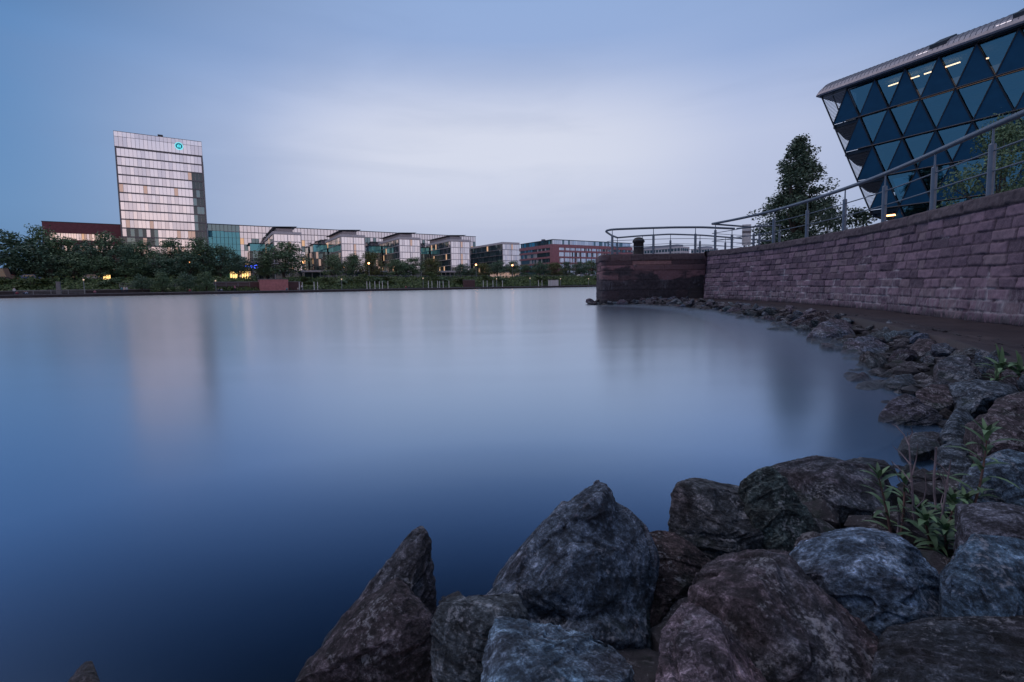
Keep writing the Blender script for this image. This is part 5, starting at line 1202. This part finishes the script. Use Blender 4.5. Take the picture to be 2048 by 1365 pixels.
herb(A(1840, 1075, 1.78), A(1835, 1020, 1.8), 14, .10, .012, 'small plant at the foot of the tallest dry twig', 8, grp=GP)
def twig(pts, rads, branches, label, Y):
    b0 = np.array(A(*pts[0], Y)); t = empty('dry_twig', tuple(b0), 0, label, 'dry plant', 'dry twigs between the boulders')
    m = MB(); m.tube([np.array(A(x, y, Y + .0004 * i)) - b0 for i, (x, y) in enumerate(pts)], rads, 6); m.build('main_stem', M['stem'], t, True)
    for br in branches:
        m = MB(); n = len(br); m.tube([np.array(A(x, y, Y + .02 * i * (1 if sum(map(sum, br)) % 2 else -1))) - b0 for i, (x, y) in enumerate(br)], [.0028 - .0019 * i / (n - 1) for i in range(n)], 5); m.build('side_branch', M['stem'], t, True)
twig([(1835, 1078), (1830, 1055), (1826, 1000), (1822, 945), (1818, 890), (1815, 865)], [.0045, .0045, .004, .003, .002, .001], [[(1830, 1055), (1815, 1025), (1800, 1005)], [(1826, 995), (1815, 975), (1798, 960), (1783, 922)], [(1822, 965), (1806, 945), (1790, 930), (1783, 922)], [(1821, 930), (1800, 905), (1785, 892)], [(1818, 890), (1808, 870), (1792, 852), (1783, 848)], [(1824, 950), (1832, 920), (1836, 888)], [(1828, 1020), (1848, 1000), (1853, 975), (1850, 950), (1843, 935)], [(1817, 880), (1825, 865), (1822, 855)]], 'tallest branched dry twig in the plant clump', 1.78)
twig([(1877, 1090), (1880, 1060), (1888, 1010), (1895, 960), (1902, 920)], [.0045, .0045, .004, .003, .0015], [[(1880, 1050), (1892, 1040), (1906, 1030)], [(1892, 985), (1885, 960), (1874, 940)], [(1895, 975), (1888, 955), (1884, 945)], [(1898, 950), (1880, 930), (1862, 918)], [(1886, 1020), (1882, 1005), (1887, 985)]], 'forked dry twig right of the tallest dry twig', 1.74)
twig([(1872, 1020), (1869, 990), (1868, 955), (1871, 920), (1872, 895)], [.004, .004, .0045, .0035, .004], [[(1869, 960), (1876, 955)]], 'short knobbly dry stick standing upright between twigs', 1.86)
twig([(1795, 1075), (1798, 1040), (1796, 1010)], [.004, .0035, .002], [[(1797, 1030), (1803, 1018)]], 'short broken dry stem left of the tallest dry twig', 1.76)
# broad leaved weed on the right
def dock(x, y, Y, n, L, w, label, seed, tall):
    rs = np.random.RandomState(seed); P = np.array(A(x, y, Y)); t = empty('broad_leaved_weed', tuple(P), 0, label, 'plant', 'broad leaved weeds at the walkway edge')
    m = MB()
    for i in range(n):
        a = i * 2.4 + rs.uniform(-.3, .3); el = rs.uniform(.15, 1.0); leaf(m, (0, 0, rs.uniform(0, .08)), (math.cos(a) * math.cos(el), math.sin(a) * math.cos(el), math.sin(el)), (0, 0, 1), L * rs.uniform(.6, 1.1), w * rs.uniform(.7, 1.1), rs.uniform(.3, 1.2), 6)
    leaf(m, (0, 0, .02), (.03, .0, 1), (-.2, -1, 0), tall, w * .9, .1, 6); leaf(m, (0, 0, .1), (-.15, .1, 1), (.2, -1, 0), tall * .8, w * .8, .1, 6)
    m.build('leaves', M['leaf_w'], t, True)
    m = MB(); m.tube([(0, 0, -.05), (.01, 0, tall * .4), (.02, 0, tall * .75)], [.008, .006, .002], 6); m.build('stem', M['stem_r'], t, True)
dock(2000, 752, 4.35, 14, .24, .024, 'broad leaved weed with an upright pale leaf at the walkway edge', 21, .27)
dock(2037, 752, 4.2, 12, .22, .026, 'darker broad leaved weed at the right picture edge', 22, .18)
dock(1992, 768, 4.15, 9, .15, .018, 'small low weed in front of the broad leaved weed', 23, .12)

# ------------------------------------------------------------------ render settings
SC.render.engine = 'CYCLES'
vs = SC.view_settings; vs.view_transform = 'Standard'; vs.look = 'None'; vs.exposure = 0; vs.gamma = 1
SC.cycles.use_denoising = True; SC.cycles.max_bounces = 8; SC.cycles.transparent_max_bounces = 12
SC.cycles.sample_clamp_indirect = 4
